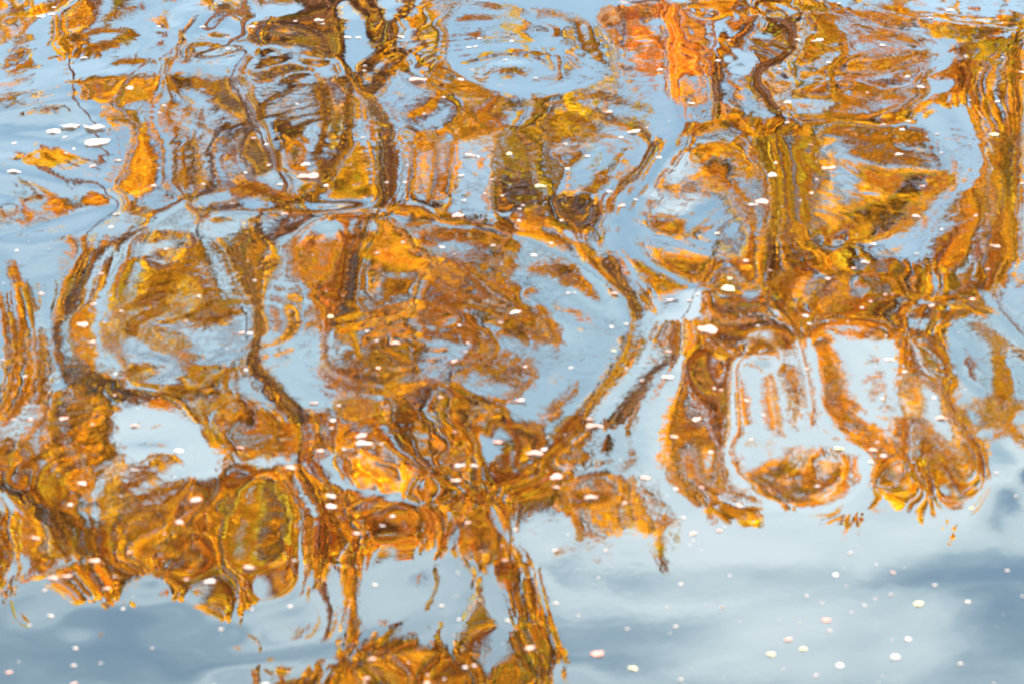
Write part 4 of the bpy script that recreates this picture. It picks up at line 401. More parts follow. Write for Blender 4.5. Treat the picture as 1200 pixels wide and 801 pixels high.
98887788,99999999,98888889,11124689,0,56677531,99876666,99999999,87788999,99999999,99999999,99988889,89999999,98655568,1246789,0,0,0,0,77777777,
75321136,75333567,56667888,99987555,67888889,58987656,89998754,78877778,88766666,77788999,67776556,57887655,78875323,88887777,98776788,99999999,
88888899,13578,0,44454321,98776665,99999999,98889999,99999999,99999999,99988789,78999999,98642224,125688,0,0,0,0,77777777,43211246,42111244,77767776,
99998777,45789999,35775333,99998632,89988888,98888888,66778899,78876655,57887766,88865323,88888888,88877888,99999999,88888999,12478,11000000,54444321,
87667776,99999999,99999999,99999999,99999999,99998788,58999999,99753112,124678,0,0,0,0,66677776,21111256,11000112,87767753,99999888,23578999,12443211,
99998521,99998999,99999999,55567789,89887766,67888777,99875334,99999999,98888899,99999999,77899999,112467,21100000,66544432,86557887,99999999,99999999,
99999999,89999999,99987778,47999999,99865322,23678,0,0,0,0,66666666,22222356,10000011,77777642,99999998,12357999,1221100,99997410,99999999,99999999,
65556789,99988887,67887778,99987545,99999999,99999999,99999999,77899999,1223467,43210000,77666554,74335677,99999999,99999999,99999999,78899999,
99987666,68888999,89876544,13578,0,0,0,0,66666666,44444556,21000123,77888753,99999998,1235799,111000,99998520,99999999,99999999,77667789,99999888,
67777678,99998656,99999999,99999999,99999999,88999999,12333468,75421000,66677777,52112345,99999998,99999999,99999999,56678999,99987555,77888889,
89987767,123567,0,0,0,0,56666666,67776555,32111356,88999875,99999998,113589,0,99987420,99999999,99999999,88888899,99999999,66665568,99998876,99999999,
99999999,99999999,99999999,23444578,87642111,45566778,41001123,99999997,99999999,99999999,33346899,99886543,77777889,89987777,1234567,0,0,0,0,55566666,
88887655,64323578,99999987,99999999,1368,0,99986310,99999999,99999999,99999999,99999999,76654457,99999887,99999999,99999999,99999999,99999999,45556789,
88764223,44444568,31001233,99999997,88899999,99999999,11235899,99886432,76677899,88877677,12356677,0,0,0,0,66655555,99886666,87656789,99888888,
99999999,1247,0,99875210,99998999,99999999,99999999,99999999,77655457,99999988,99999999,99999999,99999999,99999999,66667889,89876545,32223468,20001233,
99999986,87788899,99999998,11246899,99876421,65567899,88765666,13467778,1,0,0,0,66666555,99876666,88888999,98766778,89999999,247,0,99874100,88877899,
87777888,99999999,99998889,87776667,99999988,99999999,99999999,99999999,99999999,77778899,88987767,11123467,20000121,99999985,76667899,99999998,
11346899,88876421,54467888,88655565,23577888,11,0,0,0,66666555,99876666,89999999,87544457,89999999,1257,0,98764100,55666689,75545554,88889998,99986667,
78888888,99999987,99999999,99999999,99999999,99999999,77888999,77887667,124677,21000000,99999975,75456889,99999998,12346899,88876421,43467888,88665555,
23578888,11,0,0,0,76666655,99877777,78999999,86422235,99999999,1368,0,87642100,12345678,64333211,66788887,99864345,78888899,99999987,99999999,99999999,
99999999,99999999,67899999,55654456,135776,31000000,99999986,64335789,99999987,12356889,88765321,33467899,88776654,24678998,11,110,0,0,77776654,
99877777,68999999,86432224,99999999,1368,111111,76431000,1245678,43221100,56788876,88753234,78999988,99999987,99999999,99999999,99999999,99999999,
67899999,43321235,136876,52100000,89999987,53235788,89999986,12346788,87653221,44568899,88887754,24678998,11,111,0,0,77777664,98888887,78999999,
87654334,99999999,11122368,1111111,54311000,246777,32111000,56788764,77642234,88898888,99999998,99999999,99999999,99999999,99999999,57899999,21111134,
136764,53110000,88999997,42235788,78888875,12345667,76432111,56678898,88888876,24678999,1,111,0,0,77777664,98888888,89999999,98876667,99999999,
33334468,1122333,53210000,125776,11100000,67877542,65532235,88888877,99999999,99999999,99999999,99999999,99999999,57899999,10000124,135531,64321000,
88899998,32234677,66677654,11233445,64321100,87788887,88899988,23578999,1,100,0,0,77766553,98888887,99999999,99988889,99999999,55566688,1123455,
54210000,124676,0,68864211,54322235,88888776,99999999,99999999,99999999,99999999,99999999,46899999,1233,112211,76542100,67889998,21124566,44444432,
11122233,43211000,88777776,88899999,13578999,0,0,0,0,77665543,98888777,99999999,99999999,99999999,66778899,1135666,54210000,124676,1121,78863110,
43212345,87777765,99999998,99999999,99999999,99999999,99999999,35789999,1223,1100,88753100,56789999,11122334,33332221,1111122,32210000,87776654,
88899999,12467888,0,0,0,0,66655433,98877777,99999999,99999999,99999999,88889999,11247777,64310000,11235787,12234542,78874211,32112345,77666654,
99999998,99999999,99999999,99999999,99999999,35789999,1111222,0,99864210,35678999,11122222,22222111,11112,32210000,77666543,87889998,12356778,0,0,0,0,
65554444,98777766,99999999,99999999,88999999,89999998,24468888,76421111,12346788,67777874,78998645,21112345,76555443,99999998,99999999,99999999,
99999999,99999999,25789999,11221111,0,99874200,24578999,1122211,11111110,1111,32210000,77666554,67788888,11345666,0,0,0,0,55544444,98776666,99999999,
99999999,66789999,99999887,57889999,87532122,34467899,99999985,78999999,11113445,65433322,99999998,99999999,99999999,99999999,99999999,25789999,
13332111,1,98875200,23568899,112222,1111100,110,32110111,87776654,66778888,1245666,0,0,0,0,55444444,98766655,99999999,99999999,44678999,99998765,
79999999,98753224,76778999,99999988,79999999,11013456,53221111,99999987,99999999,99999999,99999999,99999999,34689999,34543222,112,88875200,44567899,
122333,11111100,100,42100111,88877765,77788888,11245666,0,0,0,0,54444445,98765555,99999999,99999999,23568999,99998753,99999999,99865447,98889999,
99999999,89999999,11124567,32110011,99999875,99999999,99999999,99999999,99999999,45688999,67764444,1235,88775200,55567888,123455,11111000,111,43110121,
88888765,88888899,12346677,0,0,0,0,54444555,88755555,99999999,99999999,22468999,99998653,99999999,99987678,99999999,99999999,99999999,22235789,
21000001,99998764,99999999,99999999,99999999,99999999,56789999,89875566,2478,77654100,76567788,1135677,22110000,10011111,53211122,88888776,99999999,
12346778,1,0,0,0,55555555,77655555,99999887,99999999,22468999,99998753,99999999,99999889,99999999,99999999,99999999,34568899,21000012,99998754,
99999999,99999999,99999999,99999999,77889999,99975457,23689,65532000,77666666,1246788,22100000,10122222,54211132,88888876,99999888,12345689,111,0,0,0,
55555556,55455555,99988765,99999999,22468999,99998763,99999999,99999999,99999999,98888999,99999999,56789999,31000024,99999865,99999999,99999999,
99999999,99999999,88999999,99975446,1246799,44321000,88765444,1246888,21100000,11233322,53211232,77777776,99887777,12235789,111,0,0,0,55555666,
22235555,99875432,99999999,23578999,99998864,99999999,99999999,99999999,87557899,99999999,67889999,41000124,99999886,99999999,99999999,99999999,
99999999,89999999,99875447,12468899,32100000,99874322,1246789,11000000,33445432,32211233,66666665,99876555,11246899,111,0,0,0,55566666,13555,98643211,
99999999,34689999,99999875,99999999,99999999,99999999,75334689,99999998,78899999,52111235,99999998,99999999,99999999,99999999,99999999,99999999,
99875457,24688999,11000001,99975211,1236789,10000000,45666432,21111223,45544443,99865433,11246899,11,0,0,0,66666667,1355,98532100,99999999,56789999,
99999986,99999999,99999999,99999999,64213579,99999998,89999999,86433457,99999999,99999999,99999999,99999999,99999999,99999999,99876668,36889999,12,
99986311,1246899,0,56775321,11111223,33333221,98864322,11246899,1,0,0,0,66666777,12356,98642100,99999999,88899999,99999998,99999999,99999999,99999999,
53113579,99999987,99999999,99877788,89999999,99999998,99999999,99999999,98788999,99999999,99887778,57999999,113,99986410,11257999,0,67775321,112334,
12222110,98764321,11135789,0,0,0,0,66677777,123567,99864311,99999999,99999999,99999999,99999999,99999999,99999999,42124689,99999987,99999999,99999999,
78999999,99998877,99999999,99999999,86568999,99988888,99988889,68999999,1124,98875310,11379999,10000001,66665432,123456,11111100,98764321,124689,0,0,0,
0,77777777,22235678,99987643,99999999,99999999,99999999,99999999,99999999,99999999,42235789,99999986,99999999,99999999,57899999,99998754,89999999,
99998778,64347899,99866777,89999999,89999998,1246,87643210,12479998,10001111,77665432,246778,10000000,87765321,1123578,0,0,0,0,77777788,65567888,
99999987,99999999,99999999,99999999,99999999,99999999,99999999,43357899,99999875,99999999,99999999,36899999,99987532,78999999,99987545,32136899,
98544454,88888899,89999888,12467,64321100,12478887,1111,87654431,1468999,10000000,77655432,11223467,0,0,0,0,87777888,88888999,99999999,99999999,
99999999,99999999,99999999,89999999,99999888,43468999,99999865,99999999,99999999,36899999,99875322,58999999,99875323,21125899,74222232,88888888,
99998777,13688,32110000,12355554,1111,87543321,14789999,10000000,66555432,12333456,0,0,0,0,87778888,99999999,99999999,99999999,99999999,99999999,
99999999,89999999,99999888,44678999,99999865,99999999,99999999,57899999,98764223,47899999,99853112,10014799,41101111,88887887,99887667,13789,11000000,
11222222,0,75333210,15899998,10000000,45544432,13333344,1,0,0,0,98888888,99999999,99999999,99999999,99999999,99999999,99999999,89999999,99998887,
67789999,99999877,99999999,99999999,88999999,87643235,57899999,98742112,13799,20000000,78887775,98865456,2689,0,1110000,0,42233210,2688876,10000000,
22333321,23322222,1,0,0,0,98888888,99999999,99999999,99999999,99999999,99999999,99999999,89999999,99998888,88999999,99999998,99999999,99999999,
99999999,87533357,57999999,87531113,3799,10000000,78877764,88653345,1368,0,0,0,11122210,265322,0,11111111,24321111,1,0,0,0,99888888,99999999,99888899,
99999999,99999999,99999999,99999999,89999999,99999888,99999999,99999999,99999999,99999999,99999999,86433568,78999999,85321124,2588,0,56766652,77532224,
136,0,0,0,1100,11000,0,0,24431000,1,0,0,0,99888888,88999999,98766678,99999999,99999999,99999999,99999999,99999999,99999989,99999999,99999999,99999999,
99989999,99999999,86445789,89999999,74210136,1478,0,34555541,44211112,13,0,0,0,0,0,0,0,24432000,1,0,0,0,99878888,56789999,98643444,88999889,99999888,
99999999,98888899,99999999,78899999,99999987,99999999,99999999,98778899,99999999,86557889,89999999,53101247,1466,0,12344321,11100001,1,0,0,0,0,0,0,0,
23431000,100001,0,0,0,99877888,23578999,88642222,56787778,99998865,99999999,99998899,99999999,45688999,99999864,99999999,99999999,86567899,99999999,
87777789,99999999,21001368,1354,0,1122110,0,0,0,0,0,0,0,0,0,12211000,100000,0,0,0,99777788,11368999,77642110,23455556,99998753,99999999,99999999,
99999999,22468899,99998742,99999999,99999999,64346789,99999988,99887678,99999999,11013578,1343,0,0,0,0,0,0,0,0,0,0,0,1100000,0,0,0,0,99777778,1247899,
44431000,11122234,99998742,78999999,99999987,99999999,1357889,99998521,88889999,99999999,42234689,99999876,99986568,99999999,21114789,233,0,0,0,0,0,0,
0,0,0,0,0,0,0,0,0,0,99777777,136899,12321000,10000011,99999752,67999999,99998743,99999999,1246789,99986410,76678999,99999998,31123578,99999864,
99865457,99999999,42235899,1145,0,0,0,0,0,0,0,0,0,0,0,0,0,0,0,0,98767777,125789,12221000,21100000,99999853,46899999,99876212,99999999,1246789,99875210,
64457899,89999998,10012468,89998653,99753247,99999999,65456899,112357,0,0,0,0,0,0,0,0,0,0,0,0,0,0,0,0,98766777,125789,12221000,53211111,99999876,
24677899,98642001,99999999,1235679,98753100,63235789,89999998,10001356,89986431,98642136,99999999,88777899,1234678,0,0,0,0,0,0,0,0,0,0,0,0,0,0,0,0,
98666777,136899,33431000,76444433,99999998,1234678,97420000,99999999,123589,98642000,63123578,68999998,1245,78875210,97521124,99999999,99888999,
12467889,0,0,0,0,0,0,0,0,0,0,0,0,0,0,0,0,87666677,136899,56642000,98767765,99999999,12468,98520000,99999999,13689,87531000,52112468,46899998,123,
67753100,86420013,99999999,99999999,25788999,1,0,0,0,0,0,0,0,0,0,0,0,0,0,0,0,86566677,146899,88753100,99888888,89999999,1247,98521000,99999999,13689,
75310000,52101357,25899998,111,56542100,86310013,99999999,99999999,47899999,2,0,0,0,0,0,0,0,0,0,0,0,0,0,0,0,86566677,11247899,98864211,99999999,
89999999,136,87520000,99999999,13689,63200000,42000246,14899997,1,55421000,85310012,99999999,99999999,57899999,13,0,0,0,0,0,0,0,0,0,0,0,0,0,0,0,
85556667,33358999,88765322,99988888,89999999,125,86420000,88899999,12478,42100000,42000124,25899987,0,33210000,75210002,98889999,99999999,57889999,13,
0,0,0,0,0,0,0,0,0,0,0,0,0,0,0,75556667,65678999,76666555,99876667,79999999,125,86310000,77788899,1346,21000000,41000012,25899987,0,11100000,74200001,
87679998,99999999,56689999,24,0,0,0,0,0,0,0,0,0,0,0,0,0,0,0,75555666,77889998,44445667,98764334,68999999,24,75310000,44566788,124,10000000,31000001,
25899986,1,0,63100000,75568998,99999998,54568999,135,0,0,0,0,0,0,0,0,0,0,0,0,0,0,0,54455566,67889988,21223456,87642111,68998878,13,43110000,22234455,1,
0,31000000,25899986,1,0,53100000,53357998,99999987,53468999,11256,0,0,0,0,0,0,0,0,0,0,0,0,0,0,0,44444555,44677776,11233,55321000,46787655,12,21100000,
111233,0,0,21000000,25899875,1,0,52100000,32246887,99999876,53578988,123577,0,0,0,0,0,0,0,0,0,0,0,0,0,0,0,33344445,12333333,111,22110000,12455422,1,
10000000,111,0,0,20000000,36899863,1,0,41000000,21135786,78999864,44588877,1246787,0,0,0,0,0,0,0,0,0,0,0,0,0,0,0,22333344,1111111,0,0,1122110,0,0,0,0,
0,10000000,36898742,1,0,31000000,10024675,57898753,44687644,1367875,0,0,0,0,0,0,0,0,0,0,0,0,0,0,0,22222233,1,0,0,0,0,0,0,0,0,0,35898641,1,0,10000000,
13553,46887531,35776422,2478864,0,0,0,0,0,0,0,0,0,0,0,0,0,0,0,11112222,1,0,0,0,0,0,0,0,0,0,35898631,1,0,10000000,12332,36886421,46775211,12578753,0,0,
0,0,0,0,0,0,0,0,0,0,0,0,0,11111111,1,0,0,0,0,0,0,0,0,0,36898631,11110001,0,0,1111,36875310,57874211,12578753,0,0,0,0,0,0,0,0,0,0,0,0,0,0,0,11111111,0,
0,0,0,0,0,0,0,0,0,36887531,23321001,1,0,0,36764200,67864101,12578754,0,0,0,0,0,0,0,0,0,0,0,0,0,0,0,1,0,0,0,0,0,0,0,0,0,0,47887421,35542112,1,0,0,
36753100,78863111,12578766,0,0,0,0,0,0,0,0,0,0,0,0,0,0,0,0,0,0,0,0,0,0,0,0,0,0,57886310,46764322,2,0,100,46642000,89864222,12578878,0,0,0,0,0,0,0,0,0,
0,0,0,0,0,0,0,0,0,0,0,0,0,0,0,0,11100000,58986311,57886533,12,0,1110,67631000,99986544,13589999,0,0,0,0,0,0,0,0,0,0,0,0,0,0,0,0,0,0,0,0,0,0,0,0,0,
23210000,58875311,68998654,11110013,1,11210,88631000,99998877,13689999,0,0,0,0,0,0,0,0,0,0,0,0,0,0,0,0,0,0,0,0,0,0,0,0,0,55310000,57864223,78999764,
33321124,12,12211,98742100,99999999,24689999,0,0,0,0,0,0,0,0,0,0,0,0,0,0,0,0,0,0,0,0,0,0,0,0,0,65310000,46653335,89999865,56532235,10000024,11122321,
99853211,99999999,24789999,1,0,0,0,0,0,0,0,0,0,0,0,0,0,0,0,0,0,0,0,0,0,0,0,0,75210000,44433457,89999975,78753346,11000135,34333332,99875433,99999999,
25789999,1,0,0,0,0,0,0,0,0,0,0,0,0,0,0,0,0,0,0,0,0,0,0,0,0,74200000,42234678,89999986,89865457,31000136,77655554,99986666,99999999,25799999,1,0,0,0,0,
0,0,0,0,0,0,0,0,0,0,0,0,0,0,0,0,0,0,0,0,74100000,42235788,99999987,89986668,42000136,98877776,99988888,99999999,14899999,0,0,0,0,0,0,0,0,0,0,0,0,0,0,0,
0,0,0,0,0,0,0,0,0,0,64100000,64346898,99999998,89988788,52100136,99988887,99999999,99999999,14899999,0,0,0,0,0,0,0,0,0,0,0,0,0,0,0,0,0,0,0,0,0,0,0,0,
10000000,63100000,76567898,99999998,89998889,63101247,99999998,99999999,99999999,14899999,0,0,0,0,0,0,0,0,0,0,0,0,0,0,0,0,0,0,0,0,0,0,0,0,21000000,
63100001,88888998,99999999,99999999,63111257,99999998,99999999,99999999,25899999,0,0,0,0,0,0,0,0,0,0,0,0,0,0,0,0,0,0,0,0,0,0,0,0,21100000,63100012,
99999998,99999999,99999999,63233368,99999998,99999999,99999999,25899999,0,0,0,0,0,0,0,0,0,0,0,0,0,0,0,0,0,0,0,0,0,0,0,0,22100000,63100012,99999998,
99999999,99999999,64455568,99999998,99999999,99999999,14789999,0,0,0,0,0,0,0,0,0,0,0,0,0,0,0,0,0,0,0,0,0,0,0,0,21000000,53100012,99999998,99999999,
99999999,76677778,99999998,99999999,99999999,13688999,0,0,0,0,0,0,0,0,0,0,0,0,0,0,0,0,0,0,0,0,0,0,0,0,21000000,53100012,99999998,99999999,99999999,
88888899,99999999,99999999,99999999,2468999,0,0,0,0,0,0,0,0,0,0,0,0,0,0,0,0,0,0,0,0,0,0,0,10000000,32000011,63100124,99999998,99999999,99999999,
99999999,99999999,99999999,99999999,1357899,0,0,0,0,0,0,0,0,0,0,0,0,0,0,0,0,0,0,0,0,0,0,0,11000000,42100011,63100135,99999998,99999999,99999999,
99999999,99999999,99999999,99999999,134689,0,0,0,0,0,0,0,0,0,0,0,0,0,0,0,0,0,0,0,0,0,0,0,21000000,52100012,63100246,99999998,99999999,99999999,
99999999,99999999,99999999,99999999,12468,0,0,0,0,0,0,0,0,0,0,0,0,0,0,0,0,0,0,0,0,0,0,0,21000000,42100012,63101256,99999998,99999999,99999999,99999999,
99999999,99999999,78889999,1246,0,0,0,0,0,0,0,0,0,0,0,0,0,0,0,0,0,0,0,0,0,0,0,31000000,42000023,63101356,99999998,99999999,99999999,99999999,99999999,
99999999,55567899,124,0,0,0,0,0,0,0,0,0,0,0,0,0,0,0,0,0,0,0,0,0,0,11000000,32100012,42000123,63112466,99999998,99999999,99999999,99999999,99999999,
99999999,33245788,12,0,0,0,0,0,0,0,0,0,0,0,0,0,0,0,0,0,0,0,0,0,0,21000000,43100123,42000123,63113676,99999998,99999999,99999999,99999999,99999999,
89999999,11123567,1,0,0,0,0,0,0,0,0,0,0,0,0,0,0,0,0,0,0,0,0,0,0,21000000,43100123,42000124,63113676,99999998,99999999,99999999,99999999,99999999,
89999999,12346,0,0,0,0,0,0,0,0,0,0,0,0,0,0,0,0,0,0,0,0,0,0,0,31000000,53112234,42100124,42124787,99999986,99999999,99999999,99999999,99999999,89999999,
1136,0,0,0,0,0,0,0,0,0,0,0,0,0,0,0,0,0,0,0,0,0,0,0,42100000,54334676,53211134,32246887,99999986,99999999,99999999,99999999,99999999,89999999,125,0,0,0,
0,0,0,0,0,0,0,0,0,0,0,0,0,0,0,0,0,0,0,0,53100000,65567887,65433235,54678987,99999987,99999999,99999999,99999999,99999999,78999999,11125,0,0,0,0,0,0,0,
0,0,0,0,0,0,0,0,0,0,0,0,0,0,0,0,52100000,77788997,77766567,88899998,99999998,99999999,99999999,99999999,99999999,78889999,11122346,0,0,0,0,0,0,0,0,0,0,
0,0,0,0,0,0,0,0,0,0,0,0,0,52100000,99999997,99888888,99999999,99999999,99999999,99999999,99999999,99999999,77888999,22234456,1111,0,0,0,0,0,0,0,0,0,0,
0,0,0,0,0,0,0,0,0,0,0,0,52100000,99999997,99999999,99999999,99999999,99999999,99999999,99999999,99999999,67888999,22234456,1111,0,0,0,0,0,0,0,0,0,0,0,
0,0,0,0,0,0,0,0,0,0,0,52100000,99999997,99999999,99999999,99999999,99999999,99999999,99999999,99999999,67788999,12233456,111,0,0,0,0,0,0,0,0,0,0,0,0,0,
0,0,0,0,0,0,0,0,0,53100000,99999998,99999999,99999999,99999999,99999999,99999999,99999999,99999999,67788899,12233455,111,0,0,0,0,0,0,0,0,0,0,0,0,0,0,0,
0,0,0,0,0,0,0,53100000,99999998,99999999,99999999,99999999,99999999,99999999,99999999,99999999,66788899,11223445,11,0,0,0,0,0,0,0,0,0,0,0,0,0,0,0,0,0,
0,0,0,0,1000000,53100000,99999887,99999999,99999999,99999999,99999999,99999999,99999999,99999999,66778899,11223345,1,0,0,0,0,0,0,0,0,0,0,0,0,0,0,0,0,0,
0,0,0,0,11100000,54221111,99887776,99999999,99999999,99999999,99999999,99999999,99999999,99999999,56778889,11122345,1,0,0,0,0,0,0,0,0,0,0,0,0,0,0,0,0,
0,0,0,0,0,11100000,54432221,88877765,99999999,99999999,99999999,99999999,99999999,99999999,99999999,55677889,11122334,0,0,0,0,0,0,0,0,0,0,0,0,0,0,0,0,
0,0,0,0,0,0,11100000,54432221,88877766,99999988,99999999,99999999,99999999,99999999,99999999,99999999,45667788,1112234,0,0,0,0,0,0,0,0,0,0,0,0,0,0,0,0,
0,0,0,0,0,0,11100000,54432221,88877766,99999888,99999999,99999999,99999999,99999999,99999999,99999999,44566788,1112233,0,0,0,0,0,0,0,0,0,0,0,0,0,0,0,0,
0,0,0,0,0,0,11100000,54433221,88887766,99999888,99999999,99999999,99999999,99999999,99999999,99999999,33455678,11122,0,0,0,0,0,0,0,0,0,0,0,0,0,0,0,0,0,
0,0,0,0,0,11100000,54433221,88887766,99999998,99999999,99999999,99999999,99999999,99999999,99999999,1488,0,0,0,0,0,0,0,0,0,0,0,0,0,0,0,0,0,0,0,0,0,0,0,
11100000,54433221,88887766,99999999,99999999,99999999,99999999,99999999,99999999,99999999,5899,0,0,0,0,0,0,0,0,0,0,0,0,0,0,0,0,0,0,0,0,0,0,0,11100000,
54433221,98887766,99999999,99999999,99999999,99999999,99999999,99999999,99999999,799,0,0,0,0,0,0,0,0,0,0,0,0,0,0,0,0,0,0,0,0,0,0,0,11100000,54433221,
99888766,99999999,99999999,99999999,99999999,99999999,99999999,99999999,88,0,0,0,0,0,0,0,0,0,0,0,0,0,0,0,0,0,]
